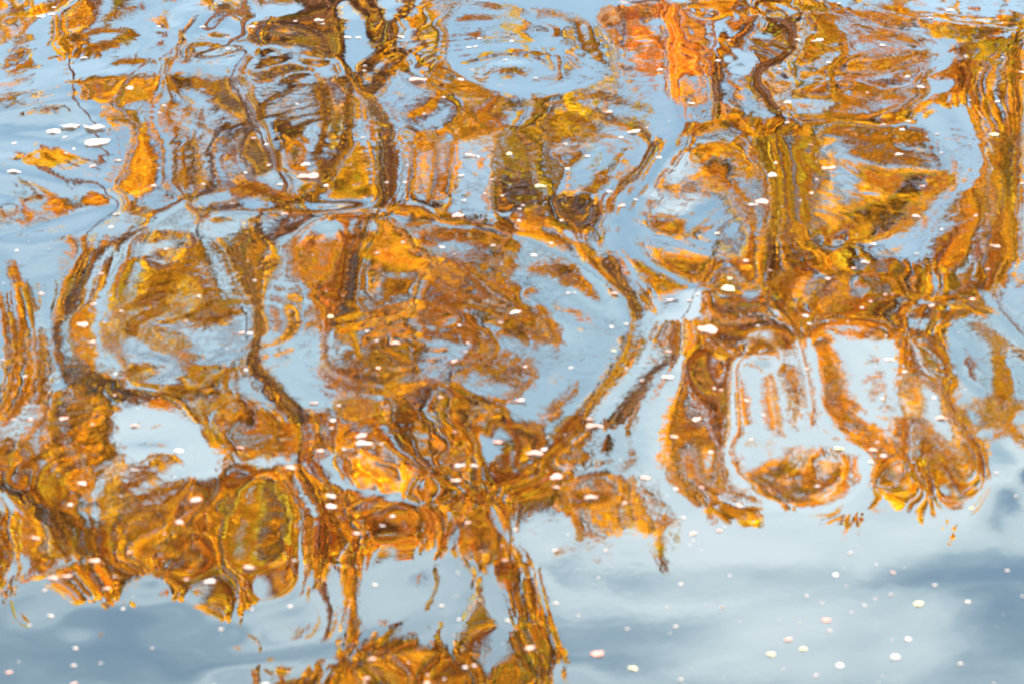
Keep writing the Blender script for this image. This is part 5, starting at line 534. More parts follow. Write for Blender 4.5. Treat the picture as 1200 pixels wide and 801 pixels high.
TWIGS = [0,0,0,0,0,0,55443000,4,0,0,0,0,0,0,0,0,0,11111224,0,0,0,0,0,65543000,35,0,0,0,0,0,0,0,0,0,11122235,11,100000,0,0,0,65430000,46,0,0,0,0,0,0,0,0,0,
11222234,11,10000,0,0,0,55430000,256,0,0,0,0,0,0,0,0,0,11222233,111,10000,0,0,0,54330000,355,0,0,0,0,0,0,0,0,0,12222233,111,0,0,0,0,54320000,355,0,0,0,
0,1100,0,0,0,0,12222223,0,0,0,0,0,56400000,345,0,0,0,0,11211,0,0,0,0,23222223,1,0,0,0,0,78500000,345,0,0,0,11000000,11221,0,0,0,0,44222223,12,20000000,
0,0,0,98400000,237,0,0,0,11000000,11222,0,0,0,0,32222223,13,46000000,0,0,0,88300000,236,0,0,0,10000000,11222,0,0,0,0,11222233,12,67200000,0,0,53100000,
44000000,0,0,0,1000,0,11232,0,0,0,0,23222233,11,54000000,4,0,87411000,3000005,0,0,0,1000,0,1440,11000,0,0,0,44222333,12,0,43,0,99853000,75200047,3,0,0,
1000,3200011,542,0,0,0,0,45222333,13,0,430,0,99987500,43000058,3,0,0,20000000,22200025,354,0,0,0,0,33233344,12,0,40000000,26,89999974,6,20000000,0,0,
51000000,21100014,134,0,0,0,0,53333444,10000024,112,73000000,5,69999996,2,30000000,0,0,51000000,21000014,1323,0,0,0,0,74333454,10000246,11122,56400000,
0,48889996,43000000,1102,0,0,20000000,21200013,1321,0,0,0,0,83334464,20000247,111123,5500000,0,46678885,55300000,101333,0,0,0,13400011,2311,0,0,0,0,
63334565,10000035,1210012,5750000,0,45666663,68630233,111444,0,0,0,2520000,1430,0,0,0,0,33334575,2200,2210000,5873000,0,20332340,68877765,112333,0,0,0,
354000,442,0,0,0,0,22334575,12333,1100000,463000,0,230,36768984,1112000,10000,0,0,377310,2674,0,0,0,0,22233580,11244,21000000,0,0,0,3557862,1120000,
10100,0,0,20377321,3786,0,0,0,0,22223580,11122,11000000,100001,0,0,13333431,11220000,1112,0,0,67520,3775,0,0,0,0,11122460,1,0,0,0,10000000,25521111,
221000,32000011,2,0,47620,330,0,0,0,0,11111000,1,0,0,0,2322,47851000,221000,43100000,1222,0,37600,0,0,0,0,0,0,0,0,0,0,35532,36862000,221120,22100000,
3542,0,26400,0,0,0,0,0,0,0,0,0,20000000,257633,5873100,123220,10000000,26532,0,25300,0,0,0,0,0,0,0,0,0,43210000,11367644,4885200,33320,0,35000,0,
123200,0,0,0,1000000,0,0,0,0,10000000,65542221,12466445,3787421,3300,0,2200000,0,110000,0,0,0,22222211,1012,0,0,0,30000000,77765676,11233235,3786422,
24300,112211,5520000,0,0,0,0,0,54223221,11111235,0,0,0,62110000,57667888,11221112,565222,14400,1235653,6862000,0,0,0,1,0,22211000,12,0,0,0,86541000,
23699,1110000,1460000,30002200,45667887,27983001,0,0,10000000,112,0,0,0,0,0,0,98673000,2379,0,2540000,40000000,88756787,36762115,0,0,11000000,122,0,0,
0,0,0,0,32277310,2234,0,1200000,30000000,98742344,13310147,0,100,21000000,22,0,0,0,0,0,0,48730,111,330000,0,100,88531000,1100378,0,100,21000000,111,0,
0,0,0,0,0,26730,0,45540000,12,1100,44310000,366,0,100,11132000,1,0,0,0,0,0,0,341,0,58730000,1,0,210000,121,0,11000110,11232001,0,0,0,0,0,0,0,63,0,
27830000,0,0,0,0,0,53000011,10121013,1,0,0,0,0,0,30000000,355,0,3553000,0,0,0,0,0,62000000,20000015,1,0,0,0,0,0,30000111,304,0,0,21000000,12,0,0,0,
51000000,20000014,1,0,0,0,0,0,230100,0,0,0,32200000,144,0,0,0,51000000,31000014,2,0,0,0,0,0,44430010,44,20000000,10000,33551000,34,0,46300,0,40000000,
20000014,1,0,0,0,0,0,77764332,278,44200000,11000001,55751100,24,0,68730,0,30000000,20000015,1,0,0,0,0,10000000,43467753,65,36521000,10000001,34764321,
13,1000000,269851,0,31000000,31000014,1,0,0,0,0,10000000,10137753,2,37753200,10000001,12677763,1,14200000,269841,0,41000000,20000014,1,0,0,0,0,
10000000,5644,0,37874210,1,2456542,0,24300000,258830,0,31000000,10000013,1,0,0,0,0,30000000,3534,11210,48985210,1,1234421,0,23000000,38841,0,21000000,
2,0,0,0,0,0,52000000,13535,11210,48985200,10000001,1233421,110000,22000110,38964,0,10000000,1,0,0,0,0,0,62000000,123005,11100,79852100,10000001,23332,
11111000,50000221,38987,0,0,0,0,0,0,0,0,72000000,132006,11100,79951000,2,12331,22111000,30000022,4776,0,0,0,10,0,0,0,0,73000000,233026,12110,89841000,
13,1210,34311000,10000012,22,0,0,0,110,0,0,0,0,72000000,11444557,1221,98500000,15,1000,45531100,12,0,0,0,0,10,0,0,0,0,30000000,34765776,1353,98410000,
37,0,23331100,1,0,0,0,0,10,0,0,0,0,0,88877884,1588,98410000,1479,0,11121000,0,0,0,0,0,10,0,0,0,0,0,99767772,2589,97300000,3689,0,11000,11,0,0,0,0,0,0,
0,0,0,0,97455552,1378,85000000,1479,0,0,1,0,0,0,0,10,0,0,0,0,0,65222320,46,62000000,247,0,0,0,0,0,0,0,0,0,0,0,0,0,23111100,12,31000000,13,0,0,0,0,
1332220,0,0,0,0,0,0,0,0,1000000,0,0,0,0,0,0,30000000,2666554,0,0,0,0,0,0,0,0,0,0,0,0,0,0,0,74000000,33467,0,0,0,0,0,0,0,0,0,0,0,0,11,0,0,87410000,26,0,
0,0,0,0,0,0,0,0,0,0,0,11,0,0,68400000,2,0,0,0,0,0,0,100000,0,0,0,0,0,11,0,0,34100000,1,0,0,0,0,0,0,11111110,0,0,0,0,0,11,0,0,0,0,0,0,0,0,0,0,12222210,
0,0,0,0,10000000,111,0,0,0,0,0,0,0,0,0,0,23332210,11,0,0,0,0,11,0,0,0,0,0,0,0,0,0,0,63322210,2346,0,0,0,0,0,0,0,0,0,0,0,0,0,0,0,84222110,136889,0,0,
10000000,0,0,0,0,0,0,0,0,0,0,0,0,63211100,2579986,0,0,31000000,222,0,0,0,0,0,0,0,0,0,0,0,111000,14888630,0,0,42000000,1235,0,0,0,0,0,0,0,0,0,0,0,0,
15754200,0,0,20000000,1354,0,0,0,0,0,0,0,0,0,0,0,0,26632000,0,0,10000000,13332,0,0,0,0,0,0,0,0,0,0,0,0,24310000,0,0,0,24210,0,0,0,0,0,0,0,0,0,0,0,0,
1000000,0,11,0,11100,0,0,0,0,0,0,0,0,0,0,0,0,0,10000000,123,0,0,0,0,0,0,0,0,0,0,0,0,0,0,0,0,11100244,1,0,0,0,0,0,0,0,0,0,0,0,0,0,0,0,12223565,0,0,0,0,
0,0,0,0,0,0,0,0,0,0,0,0,1467883,0,0,0,0,0,0,0,0,0,0,0,0,0,0,0,0,157620,0,0,0,0,0,0,0,0,0,0,0,0,0,0,0,0,12100,0,0,0,0,0,0,0,0,0,0,0,0,0,0,0,0,0,0,0,0,0,
0,0,0,0,0,0,0,0,0,0,0,0,0,0,0,0,0,0,0,0,0,0,0,0,0,0,0,0,0,0,0,0,0,0,0,0,0,0,0,0,0,0,0,0,0,0,0,0,0,0,0,0,0,0,0,0,0,0,0,0,0,0,0,0,0,0,0,0,0,0,0,0,0,0,0,
0,0,0,0,0,0,0,0,0,0,0,0,0,0,0,0,0,0,0,0,0,0,0,0,0,0,0,0,0,0,0,0,0,0,0,0,0,0,0,0,0,0,0,0,0,0,0,0,0,0,0,0,0,0,0,0,0,0,0,0,0,0,0,0,0,0,0,0,0,0,0,0,0,0,0,
0,0,0,0,0,0,0,0,0,0,0,0,0,0,0,0,0,0,0,0,0,0,0,0,0,0,0,0,0,0,0,0,0,0,0,0,0,0,0,0,0,0,0,0,0,0,0,0,0,0,0,0,0,0,0,0,0,0,0,0,0,0,0,0,0,0,0,0,0,0,0,0,0,0,0,
0,0,0,0,0,0,0,0,0,0,0,0,0,0,0,0,0,0,0,0,0,0,0,0,0,0,0,0,0,0,0,0,0,0,0,0,0,0,0,0,0,0,0,0,0,0,0,0,0,0,0,0,0,0,0,0,0,0,0,0,0,0,0,0,0,0,0,0,0,0,0,0,0,0,0,
0,0,0,0,0,0,0,0,0,0,0,0,0,0,0,0,0,0,0,12000000,1,0,0,0,0,0,0,0,0,0,0,0,0,0,0,0,66620000,1234,0,0,0,0,0,0,0,0,0,0,0,0,0,0,0,99841000,246888,0,0,0,0,0,0,
0,0,0,0,0,0,0,0,0,99962000,1589999,0,0,0,0,0,0,0,0,0,0,0,0,0,0,0,99973100,1699999,0,0,0,0,0,0,0,0,0,0,0,0,0,0,0,99863210,1477899,0,0,0,0,0,0,0,0,0,0,0,
0,0,0,0,87653211,245799,10,0,0,0,0,0,0,0,0,0,0,0,0,0,0,87754211,11234678,11,0,0,0,0,0,0,0,0,0,0,0,0,0,0,88764321,23446678,111,0,0,0,0,0,0,0,0,0,0,]
TINT = [44444444,44444444,44444444,44444444,44444444,44444444,44444444,21244444,44444411,44444444,44444444,44444444,44444444,44444444,44444444,44444444,
44112214,44444444,44444444,44444444,44444444,44444444,45555555,44444444,20144444,44444412,44444444,44444444,44444444,44444444,55555555,43344555,
44444444,44123244,44444444,44444444,44444244,44444444,55554444,45555555,44444334,33434444,44444422,44444444,42444444,44444234,54444444,55665555,
21344555,34444444,44333100,44444444,44444444,44444444,44444444,55555444,45559577,44441014,34101444,44444433,44444444,44444444,44444444,54344444,
68899855,42344555,124444,43334441,44444444,44444333,44444444,44444444,98554444,45569899,44434344,32231012,44444333,43244444,44344444,44444444,44444444,
99987755,54444557,12234454,43342000,44444444,44444444,44444444,43444443,66544434,55588996,44544444,10001144,44444434,44444444,44444444,44334444,
42233355,57765544,33444555,22344443,44441132,44444444,44444444,44334444,63554424,54333103,45554455,44443444,34444444,44444444,44444444,44423444,
44344443,31025555,45554444,44444444,44444344,44444444,44444444,44444444,22344444,45554442,44443101,44434344,44444444,44344444,44444444,44444444,
44444444,44442244,32444455,43444444,44444443,44444444,44444103,44444444,44444444,44444444,44444444,44444344,44444444,44442222,41034444,44444444,
44444444,44444444,44444444,44444444,44444444,32002444,44444444,44442014,44444444,44444444,55544444,44455555,44444444,34444444,34444443,43444334,
44444444,44444444,44444444,55555554,44444445,44444444,44444444,41441344,44444444,44444444,44444444,65544444,44455569,44444444,44444444,33344444,
44444444,44444444,44444444,44444444,55677644,44444445,44444444,44444444,44444444,44444444,44444444,44444444,76433434,44455555,44444444,44444444,
44444444,44444444,44444444,44444444,44213344,55555545,44444445,44444444,44444444,44444444,44444444,44444444,12234444,55565442,44455555,44444444,
44444444,44444444,44444444,44444444,44444444,54421234,55555556,44444445,44444444,44444444,44444444,44444444,44444444,33444444,55555444,44455555,
32233444,44444444,44444444,44444444,44444444,44444444,54443444,55555555,44444445,44432344,44444444,44444454,44444444,44444444,34444444,55555444,
44455555,44444444,44454444,44554444,44444444,44444444,44444444,54442444,45555555,44444444,54444444,45434455,44444455,44444444,44444444,34444433,
55555544,44444555,44444444,45555544,44555554,44444444,44444444,43224444,55444444,55555567,44444444,55544444,55545555,44444455,44444444,44444444,
44444444,56755544,44445555,44444444,54555554,44555555,44444444,44444444,43444444,55444444,55555655,44444444,55543444,55444455,44444455,44444444,
44444444,44443244,56555554,44445555,44444444,42245554,44555444,44444444,44444444,34444444,55544443,55555555,44444444,45544444,54444444,44444455,
44444444,44444444,44444444,55555544,44445555,44444444,44444454,44444444,44444444,44444444,44444444,55444444,55555555,44444444,44555444,44444444,
44444444,44444444,44444444,44444444,55555444,44445555,44444444,44444444,44444444,44444444,44444444,44444444,44444444,55555555,44444444,44444444,
44444444,44444444,44444444,44444444,44444444,55554444,44445555,44444444,44444444,44444444,44444444,44444444,44444444,44444444,44444444,44444444,
44444444,44444444,44444444,44444444,44444444,44444444,44444444,44444444,44444444,44444444,44444444,44444444,44444444,44444444,44444444,44444444,
44444444,44444444,44444444,44444444,44444444,44444444,44444444,44444444,44444444,44443444,44444444,44444444,44444444,44444444,44444444,44444444,
44444444,11344444,44444444,44444444,44444444,44444444,44444444,44444444,44444444,34444444,44444101,44444444,44444444,44444444,44444444,44444444,
44444444,44444444,44310244,44444444,44444444,44444444,44444444,44444444,44444444,44444444,23444444,44444444,44444444,44444444,44444444,44444444,
44444444,44444444,44444444,44443344,44444444,44444444,44444444,44444444,44444444,44444444,44444444,34444444,44444443,44444444,44444444,44444444,
44444444,44444444,44444444,44444444,44433444,44444444,44444444,44444444,44444444,44444444,44444444,44444444,44444444,44444444,44444444,44444444,
44444444,44444444,44444444,44444444,44444444,44444444,44444444,44444444,44444444,44444444,]
X0, Y0, DX, DY, NX, NY = -3.36, 4.4, .08, .1, 86, 94
C = np.array(SWELL, float).reshape(NY, NX)*2e-5
def cells(a, shape):
    a = np.array(a, dtype=np.int64); d = np.stack([a//10**k % 10 for k in range(8)], 1).ravel()
    return d[:shape[0]*shape[1]].reshape(shape)/9.
SH = [(216, 272), (108, 136), (54, 68)]
FS = SH[0]
Fd = cells(CROWN, SH[0]); Bd = cells(TWIGS, SH[1]); Hd = cells(TINT, SH[2])*2-1
EX0, EZ0, ES = -6.8, 2.4, .05
Bd[int((10.2-EZ0)/.1):] *= .35

rng = np.random.default_rng(7)
def bs(t): return np.stack([(1-t)**3/6, (3*t**3-6*t*t+4)/6, (-3*t**3+3*t*t+3*t+1)/6, t**3/6], -1)
_w = [(rng.uniform(.35, 1.6), rng.uniform(0, 6.283), rng.uniform(0, 6.283)) for _ in range(26)]
def open_swell(x, y):
    h = 0
    for L, a, p in _w:
        k = 6.283/L; h = h+.0011*L*np.sin(k*(x*math.cos(a)+y*math.sin(a))+p)
    return h
# ring shaped wavelets left by falling leaves: centre x, y, reach, length, height, phase
WAVELETS = [(-0.047, 10.831, 0.605, 0.075, 0.0001313, 0.0), (-1.045, 7.623, 0.444, 0.085, 0.0001623, 1.7), (0.831, 6.454, 0.334, 0.075, 9.55e-05, 3.4), (-0.27, 7.429, 0.434, 0.085, 0.0001353, 5.1), (-0.308, 6.606, 0.288, 0.07, 8.91e-05, 0.52), (0.175, 9.438, 0.392, 0.07, 0.0001003, 2.22), (-0.654, 9.856, 0.371, 0.07, 0.0001003, 3.92), (1.6, 9.38, 0.461, 0.075, 0.0001194, 5.62), (0.961, 8.541, 0.359, 0.07, 0.0001003, 1.04), (-1.549, 7.207, 0.31, 0.085, 0.0001488, 2.74), (0.639, 10.95, 0.407, 0.075, 0.0001194, 4.44), (-1.51, 9.733, 0.403, 0.075, 0.0001074, 6.14), (1.284, 6.929, 0.327, 0.085, 0.0001218, 1.56), (1.618, 11.102, 0.536, 0.07, 8.91e-05, 3.26), (-1.145, 6.366, 0.305, 0.08, 0.0001019, 4.96), (-2.184, 11.102, 0.454, 0.07, 8.91e-05, 0.38), (-0.667, 6.308, 0.302, 0.07, 6.68e-05, 2.08), (0.297, 7.825, 0.273, 0.08, 7.64e-05, 3.78)]
PW = [(0.062, 0.12, 0.00189, 0.3), (0.081, -0.35, 0.00189, 1.9), (0.11, 0.3, 0.00202, 4.1), (0.052, 0.7, 0.00099, 2.2), (0.073, 1.25, 0.00054, 5.3), (0.095, 1.75, 0.00063, 0.9), (0.047, -0.9, 0.00072, 3.7)]
def train(x,y):
    h=0*x
    for cx,cy,rad,L,A,ph in WAVELETS:
        dx=x-cx+.035*np.sin(5.3*y+ph)+.012*np.sin(17*y+2*ph);dy=y-cy+.035*np.sin(6.1*x+ph)+.012*np.sin(19*x+ph); r2=dx*dx+dy*dy+.0009; r=np.sqrt(r2)
        e=np.exp(-(r/rad)**4*.7)*(1-np.exp(-r2/(.3*rad)**2))*(.16+.84*dx*dx/r2)
        h=h+A*1.5*e*np.sin(6.2832/(L*1.2)*r+ph)
    g=.55+.45*np.sin(1.9*x+.7*y+1)*np.sin(1.3*y-1.1*x+2); g=g*np.clip((y-5.6)/1.6,.12,1)
    for L,a,sl,ph in PW:
        cx=math.cos(a); cy=math.sin(a); w=.03*np.sin(3.1*y+ph*2)+.03*np.sin(2.7*x+ph)
        h=h+g*sl*L/6.2832*np.sin(6.2832/L*(x*cx+y*cy+w)+ph)
    return h

def height(x, y):
    x = np.asarray(x, float); y = np.asarray(y, float)
    gx = (x-X0)/DX; gy = (y-Y0)/DY
    cx = np.clip(gx, 2, NX-3.001); cy = np.clip(gy, 2, NY-3.001)
    ix = np.floor(cx).astype(int); iy = np.floor(cy).astype(int)
    wx = bs(cx-ix); wy = bs(cy-iy); h = 0
    for j in range(4):
        for i in range(4): h = h+C[iy+j-1, ix+i-1]*wy[..., j]*wx[..., i]
    ex = np.maximum(np.abs(x)-(.245*y+.12), 0); ey = np.maximum(np.maximum(4.95-y, y-12.6), 0)
    e = np.clip(np.hypot(ex, ey)/.9, 0, 1); e = e*e*(3-2*e)
    return h*(1-e)+open_swell(x, y)*e+train(x, y)

# ------------------------------------------------------------------ materials
def mat(name):
    m = bpy.data.materials.new(name); m.use_nodes = True; m.node_tree.nodes.clear()
    t = m.node_tree; return m, t, G(t), N(t, 'ShaderNodeOutputMaterial')
def water_mat():
    m, t, g, out = mat('pond_water')
    pos = N(t, 'ShaderNodeNewGeometry').outputs['Position']
    sp = N(t, 'ShaderNodeSeparateXYZ'); t.links.new(pos, sp.inputs[0])
    # gusts: patches of roughened water between glassy ones; calmer close to the near bank
    gust = g.ramp(g.noise(pos, 1.3, 3), .38, .66, .35, 1.25)
    calm = g.ramp(sp.outputs[1], 5.4, 7.2, .3, 1.0)
    amp = g.m('MULTIPLY', gust, calm)
    flat = g.xyz(g.m('MULTIPLY', sp.outputs[0], 1.0), g.m('MULTIPLY', sp.outputs[1], .8), 0.0)
    h = g.m('MULTIPLY', g.m('SUBTRACT', g.noise(flat, 28, 2, .5, .6), .5), 0.0002)
    h = g.m('ADD', h, g.m('MULTIPLY', g.m('SUBTRACT', g.noise(flat, 60, 2, .5, .4), .5), 3e-05))
    h = g.m('MULTIPLY', h, amp)
    b = N(t, 'ShaderNodeBump'); b.inputs['Strength'].default_value = 1; b.inputs['Distance'].default_value = 1.0
    t.links.new(h, b.inputs['Height'])
    fr = N(t, 'ShaderNodeFresnel'); fr.inputs['IOR'].default_value = 1.45; t.links.new(b.outputs[0], fr.inputs['Normal'])
    fac = g.m('ADD', g.m('MULTIPLY', fr.outputs[0], .75), .32, clamp=True)
    gl = N(t, 'ShaderNodeBsdfGlossy'); gl.inputs['Roughness'].default_value = .0; gl.inputs['Color'].default_value = (1, 1, 1, 1)
    t.links.new(b.outputs[0], gl.inputs['Normal'])
    df = N(t, 'ShaderNodeBsdfDiffuse'); df.inputs['Color'].default_value = (.008, .007, .003, 1)
    mx = N(t, 'ShaderNodeMixShader'); t.links.new(fac, mx.inputs[0]); t.links.new(df.outputs[0], mx.inputs[1]); t.links.new(gl.outputs[0], mx.inputs[2])
    t.links.new(mx.outputs[0], out.inputs[0]); return m
def leaf_mat():
    m, t, g, out = mat('autumn_leaf')
    a = N(t, 'ShaderNodeAttribute', attribute_name='tone')
    p = N(t, 'ShaderNodeBsdfPrincipled'); t.links.new(a.outputs['Color'], p.inputs['Base Color'])
    p.inputs['Roughness'].default_value = .55; p.inputs['Specular IOR Level'].default_value = .1
    tr = N(t, 'ShaderNodeBsdfTranslucent'); t.links.new(a.outputs['Color'], tr.inputs['Color'])
    mx = N(t, 'ShaderNodeMixShader'); mx.inputs[0].default_value = .42
    t.links.new(p.outputs[0], mx.inputs[1]); t.links.new(tr.outputs[0], mx.inputs[2]); t.links.new(mx.outputs[0], out.inputs[0]); return m
def bark_mat():
    m, t, g, out = mat('bark')
    pos = N(t, 'ShaderNodeNewGeometry').outputs['Position']
    sp = N(t, 'ShaderNodeSeparateXYZ'); t.links.new(pos, sp.inputs[0])
    st = g.xyz(g.m('MULTIPLY', sp.outputs[0], 5.0), g.m('MULTIPLY', sp.outputs[1], 5.0), sp.outputs[2])
    c = g.mix(g.ramp(g.noise(st, 5, 5), .35, .7), (.10, .028, .007, 1), (.30, .105, .035, 1))
    b = N(t, 'ShaderNodeBump'); b.inputs['Distance'].default_value = .02; t.links.new(g.noise(st, 12, 4), b.inputs['Height'])
    p = N(t, 'ShaderNodeBsdfPrincipled'); p.inputs['Roughness'].default_value = .85
    t.links.new(c, p.inputs['Base Color']); t.links.new(b.outputs[0], p.inputs['Normal']); t.links.new(p.outputs[0], out.inputs[0]); return m
def petal_mat(name, c1, c2):
    m, t, g, out = mat(name)
    tcn = N(t, 'ShaderNodeTexCoord').outputs['Object']
    c = g.mix(g.ramp(g.noise(tcn, 60, 3), .3, .7), c1+(1,), c2+(1,))
    p = N(t, 'ShaderNodeBsdfPrincipled'); p.inputs['Roughness'].default_value = .4
    t.links.new(c, p.inputs['Base Color'])
    tr = N(t, 'ShaderNodeBsdfTranslucent'); t.links.new(c, tr.inputs['Color'])
    mx = N(t, 'ShaderNodeMixShader'); mx.inputs[0].default_value = .2
    t.links.new(p.outputs[0], mx.inputs[1]); t.links.new(tr.outputs[0], mx.inputs[2]); t.links.new(mx.outputs[0], out.inputs[0]); return m
def ground_mat():
    m, t, g, out = mat('bank_soil')
    pos = N(t, 'ShaderNodeNewGeometry').outputs['Position']
    c = g.mix(g.ramp(g.noise(pos, 1.5, 6), .35, .65), (.07, .075, .02, 1), (.20, .10, .03, 1))
    p = N(t, 'ShaderNodeBsdfPrincipled'); p.inputs['Roughness'].default_value = .9
    t.links.new(c, p.inputs['Base Color']); t.links.new(p.outputs[0], out.inputs[0]); return m
M_W, M_L, M_B, M_G = water_mat(), leaf_mat(), bark_mat(), ground_mat()
M_P = {'w': petal_mat('white_petal', (.80, .68, .62), (.76, .54, .46)), 'p': petal_mat('pink_petal', (.84, .52, .42), (.80, .38, .28)),
       'y': petal_mat('cream_petal', (.86, .74, .42), (.85, .66, .36)), 'r': petal_mat('coral_petal', (.78, .30, .22), (.80, .40, .32))}

def mesh_obj(name, v, f, m, parent=None, smooth=False, tone=None, loc=None):
    me = bpy.data.meshes.new(name)
    v = np.asarray(v, dtype=np.float32); f = np.asarray(f, dtype=np.int32)
    k = f.shape[1]
    me.vertices.add(len(v)); me.vertices.foreach_set('co', v.ravel())
    me.loops.add(f.size); me.loops.foreach_set('vertex_index', f.ravel())
    me.polygons.add(len(f)); me.polygons.foreach_set('loop_start', np.arange(0, f.size, k, dtype=np.int32))
    me.polygons.foreach_set('loop_total', np.full(len(f), k, dtype=np.int32))
    me.update(calc_edges=True)
    if smooth: me.polygons.foreach_set('use_smooth', np.ones(len(f), bool))
    if tone is not None:
        at = me.color_attributes.new('tone', 'FLOAT_COLOR', 'POINT'); at.data.foreach_set('color', np.asarray(tone, np.float32).ravel())
    me.materials.append(m)
    o = bpy.data.objects.new(name, me); col.objects.link(o)
    if parent: o.parent = parent
    if loc is not None: o.location = loc
    return o

# ------------------------------------------------------------------ water
def axis(segs):
    out = []
    for a, b, n in segs: out += list(np.linspace(a, b, n, endpoint=False))
    return np.array(out+[segs[-1][1]])
xs = axis([(-70, -12, 30), (-12, -3.4, 90), (-3.4, 3.4, 560), (3.4, 12, 90), (12, 70, 30)])
ys = axis([(-20, 2, 30), (2, 4.8, 50), (4.8, 12.9, 600), (12.9, 18, 110), (18, 24.2, 60)])
gx, gy = np.meshgrid(xs, ys)
hz = height(gx, gy)
v = np.stack([gx, gy, hz], -1).reshape(-1, 3)
nx, ny = len(xs), len(ys); ii = np.arange(nx*ny).reshape(ny, nx)
f = np.stack([ii[:-1, :-1], ii[:-1, 1:], ii[1:, 1:], ii[1:, :-1]], -1).reshape(-1, 4)
w = mesh_obj('water', v, f, M_W, smooth=True); w['kind'] = 'structure'

# ------------------------------------------------------------------ far bank
bx = np.linspace(-120, 120, 121); by = np.array([22.8, 23.4, 24.0, 24.8, 26, 30, 40, 70, 140, 400.])
bh = np.array([-.5, -.12, .22, .5, .62, .8, 1.0, 1.2, 1.4, 1.5])
GX, GY = np.meshgrid(bx, by); GZ = np.repeat(bh[:, None], len(bx), 1)+.05*np.sin(GX*1.3)+.04*np.sin(GX*3.1+GY)
v = np.stack([GX, GY+.25*np.sin(GX*.7)*(GY < 26), GZ], -1).reshape(-1, 3)
ii = np.arange(len(bx)*len(by)).reshape(len(by), len(bx))
f = np.stack([ii[:-1, :-1], ii[:-1, 1:], ii[1:, 1:], ii[1:, :-1]], -1).reshape(-1, 4)
o = mesh_obj('ground', v, f, M_G, smooth=True); o['kind'] = 'structure'
# grass along the bank: stuff
n = 9000; gxp = rng.uniform(-16, 16, n); gyp = rng.uniform(23.9, 28, n); gz = np.interp(gyp, by, bh)-.05
hh = rng.uniform(.12, .34, n); a = rng.uniform(0, 6.28, n); dx, dy = np.cos(a)*.008, np.sin(a)*.008
lean = rng.normal(0, .06, (n, 2))
v = np.stack([np.stack([gxp-dx, gyp-dy, gz], -1), np.stack([gxp+dx, gyp+dy, gz], -1), np.stack([gxp+lean[:, 0], gyp+lean[:, 1], gz+hh], -1)], 1).reshape(-1, 3)
o = mesh_obj('grass', v, np.arange(3*n).reshape(n, 3), M_G); o['kind'] = 'stuff'; o['label'] = 'rough autumn grass on the far bank'

# ------------------------------------------------------------------ trees
YP = 26.0
def lean_back(x, z, d):          # crown shape slanted along the mirrored lines of sight to keep reflections crisp
    return x+.038*x*d, YP+d, z+(.12+.038*z)*d
def tube(pts, rad, seg=8):
    P = np.array(pts, float); rad = np.array(rad, float); V = []; F = []
    for i in range(len(P)):
        t = P[min(i+1, len(P)-1)]-P[max(i-1, 0)]; t /= np.linalg.norm(t)+1e-9
        u = np.cross(t, (0, 1, .01)); u /= np.linalg.norm(u)+1e-9; w_ = np.cross(t, u)
        for k in range(seg):
            a = 6.2832*k/seg; V.append(P[i]+rad[i]*(math.cos(a)*u+math.sin(a)*w_))
    for i in range(len(P)-1):
        for k in range(seg): F.append((i*seg+k, i*seg+(k+1) % seg, (i+1)*seg+(k+1) % seg, (i+1)*seg+k))
    return V, F
def smooth_path(p, n=26, jit=.0):
    p = np.array(p, float); s = np.linspace(0, len(p)-1, n)
    q = np.stack([np.interp(s, np.arange(len(p)), p[:, k]) for k in range(3)], -1)
    for _ in range(2): q[1:-1] = (q[:-2]+2*q[1:-1]+q[2:])/4
    return q
def leaves(name, x, z, tint, parent, size=1.0, depth=.6):
    n = len(x); d = rng.uniform(-depth, depth, n)
    px, py, pz = lean_back(x, z, d); c = np.stack([px, py, pz], -1)
    nrm = rng.normal(0, .75, (n, 3))+np.array([-.1, -.75, .45]); nrm /= np.linalg.norm(nrm, axis=1, keepdims=True)
    t = rng.normal(0, 1, (n, 3))+np.array([0, 0, -.6]); t -= (t*nrm).sum(1, keepdims=True)*nrm; t /= np.linalg.norm(t, axis=1, keepdims=True)
    b = np.cross(nrm, t); L = rng.uniform(.05, .10, n)[:, None]*size; W = L*rng.uniform(.3, .42, n)[:, None]
    v = np.stack([c-t*L*.5, c+b*W+nrm*W*.35-t*L*.05, c+t*L*.55, c-b*W+nrm*W*.35-t*L*.05], 1).reshape(-1, 3)
    q = np.arange(4*n).reshape(n, 4); f = np.concatenate([q[:, [0, 1, 2]], q[:, [0, 2, 3]]])
    u = rng.uniform(0, 1, n)[:, None]**np.where(z > 10, 1.0, 1.0)[:, None]; w = rng.uniform(0, 1, n)[:, None]
    orange = np.array([.90, .35, .006]); gold = np.array([.88, .45, .008]); rust = np.array([.58, .19, .010]); olive = np.array([.46, .35, .012]); coral = np.array([.88, .31, .06])
    cl = np.where(u < .38, orange, np.where(u < .74, gold, np.where(u < .82, rust, olive)))
    tt = tint[:, None]
    cl = np.where((tt < 0) & (w < -tt*.8), np.where(u < .65, olive, gold*.8), cl)
    cl = np.where((tt > 0) & (w < tt*.8), np.where(u < .6, coral, orange), cl)
    # hue drifts slowly from bough to bough
    dr = np.clip(wavy(x, z, .25, 1.6, 24, 11), -1.6, 1.6)[:, None]
    cl = cl*(1+dr*np.array([.20, .32, .2]))
    cl = cl*np.clip(1.06+(.17*wavy(x, z, .08, .36, 26, 12)+.40*strands(x+.03, z))[:, None], .25, 1.35)
    cl = cl*rng.uniform(.72, 1.18, (n, 1)); tone = np.concatenate([cl, np.ones((n, 1))], 1).repeat(4, 0)
    return mesh_obj(name, v, f, M_L, parent, tone=tone)
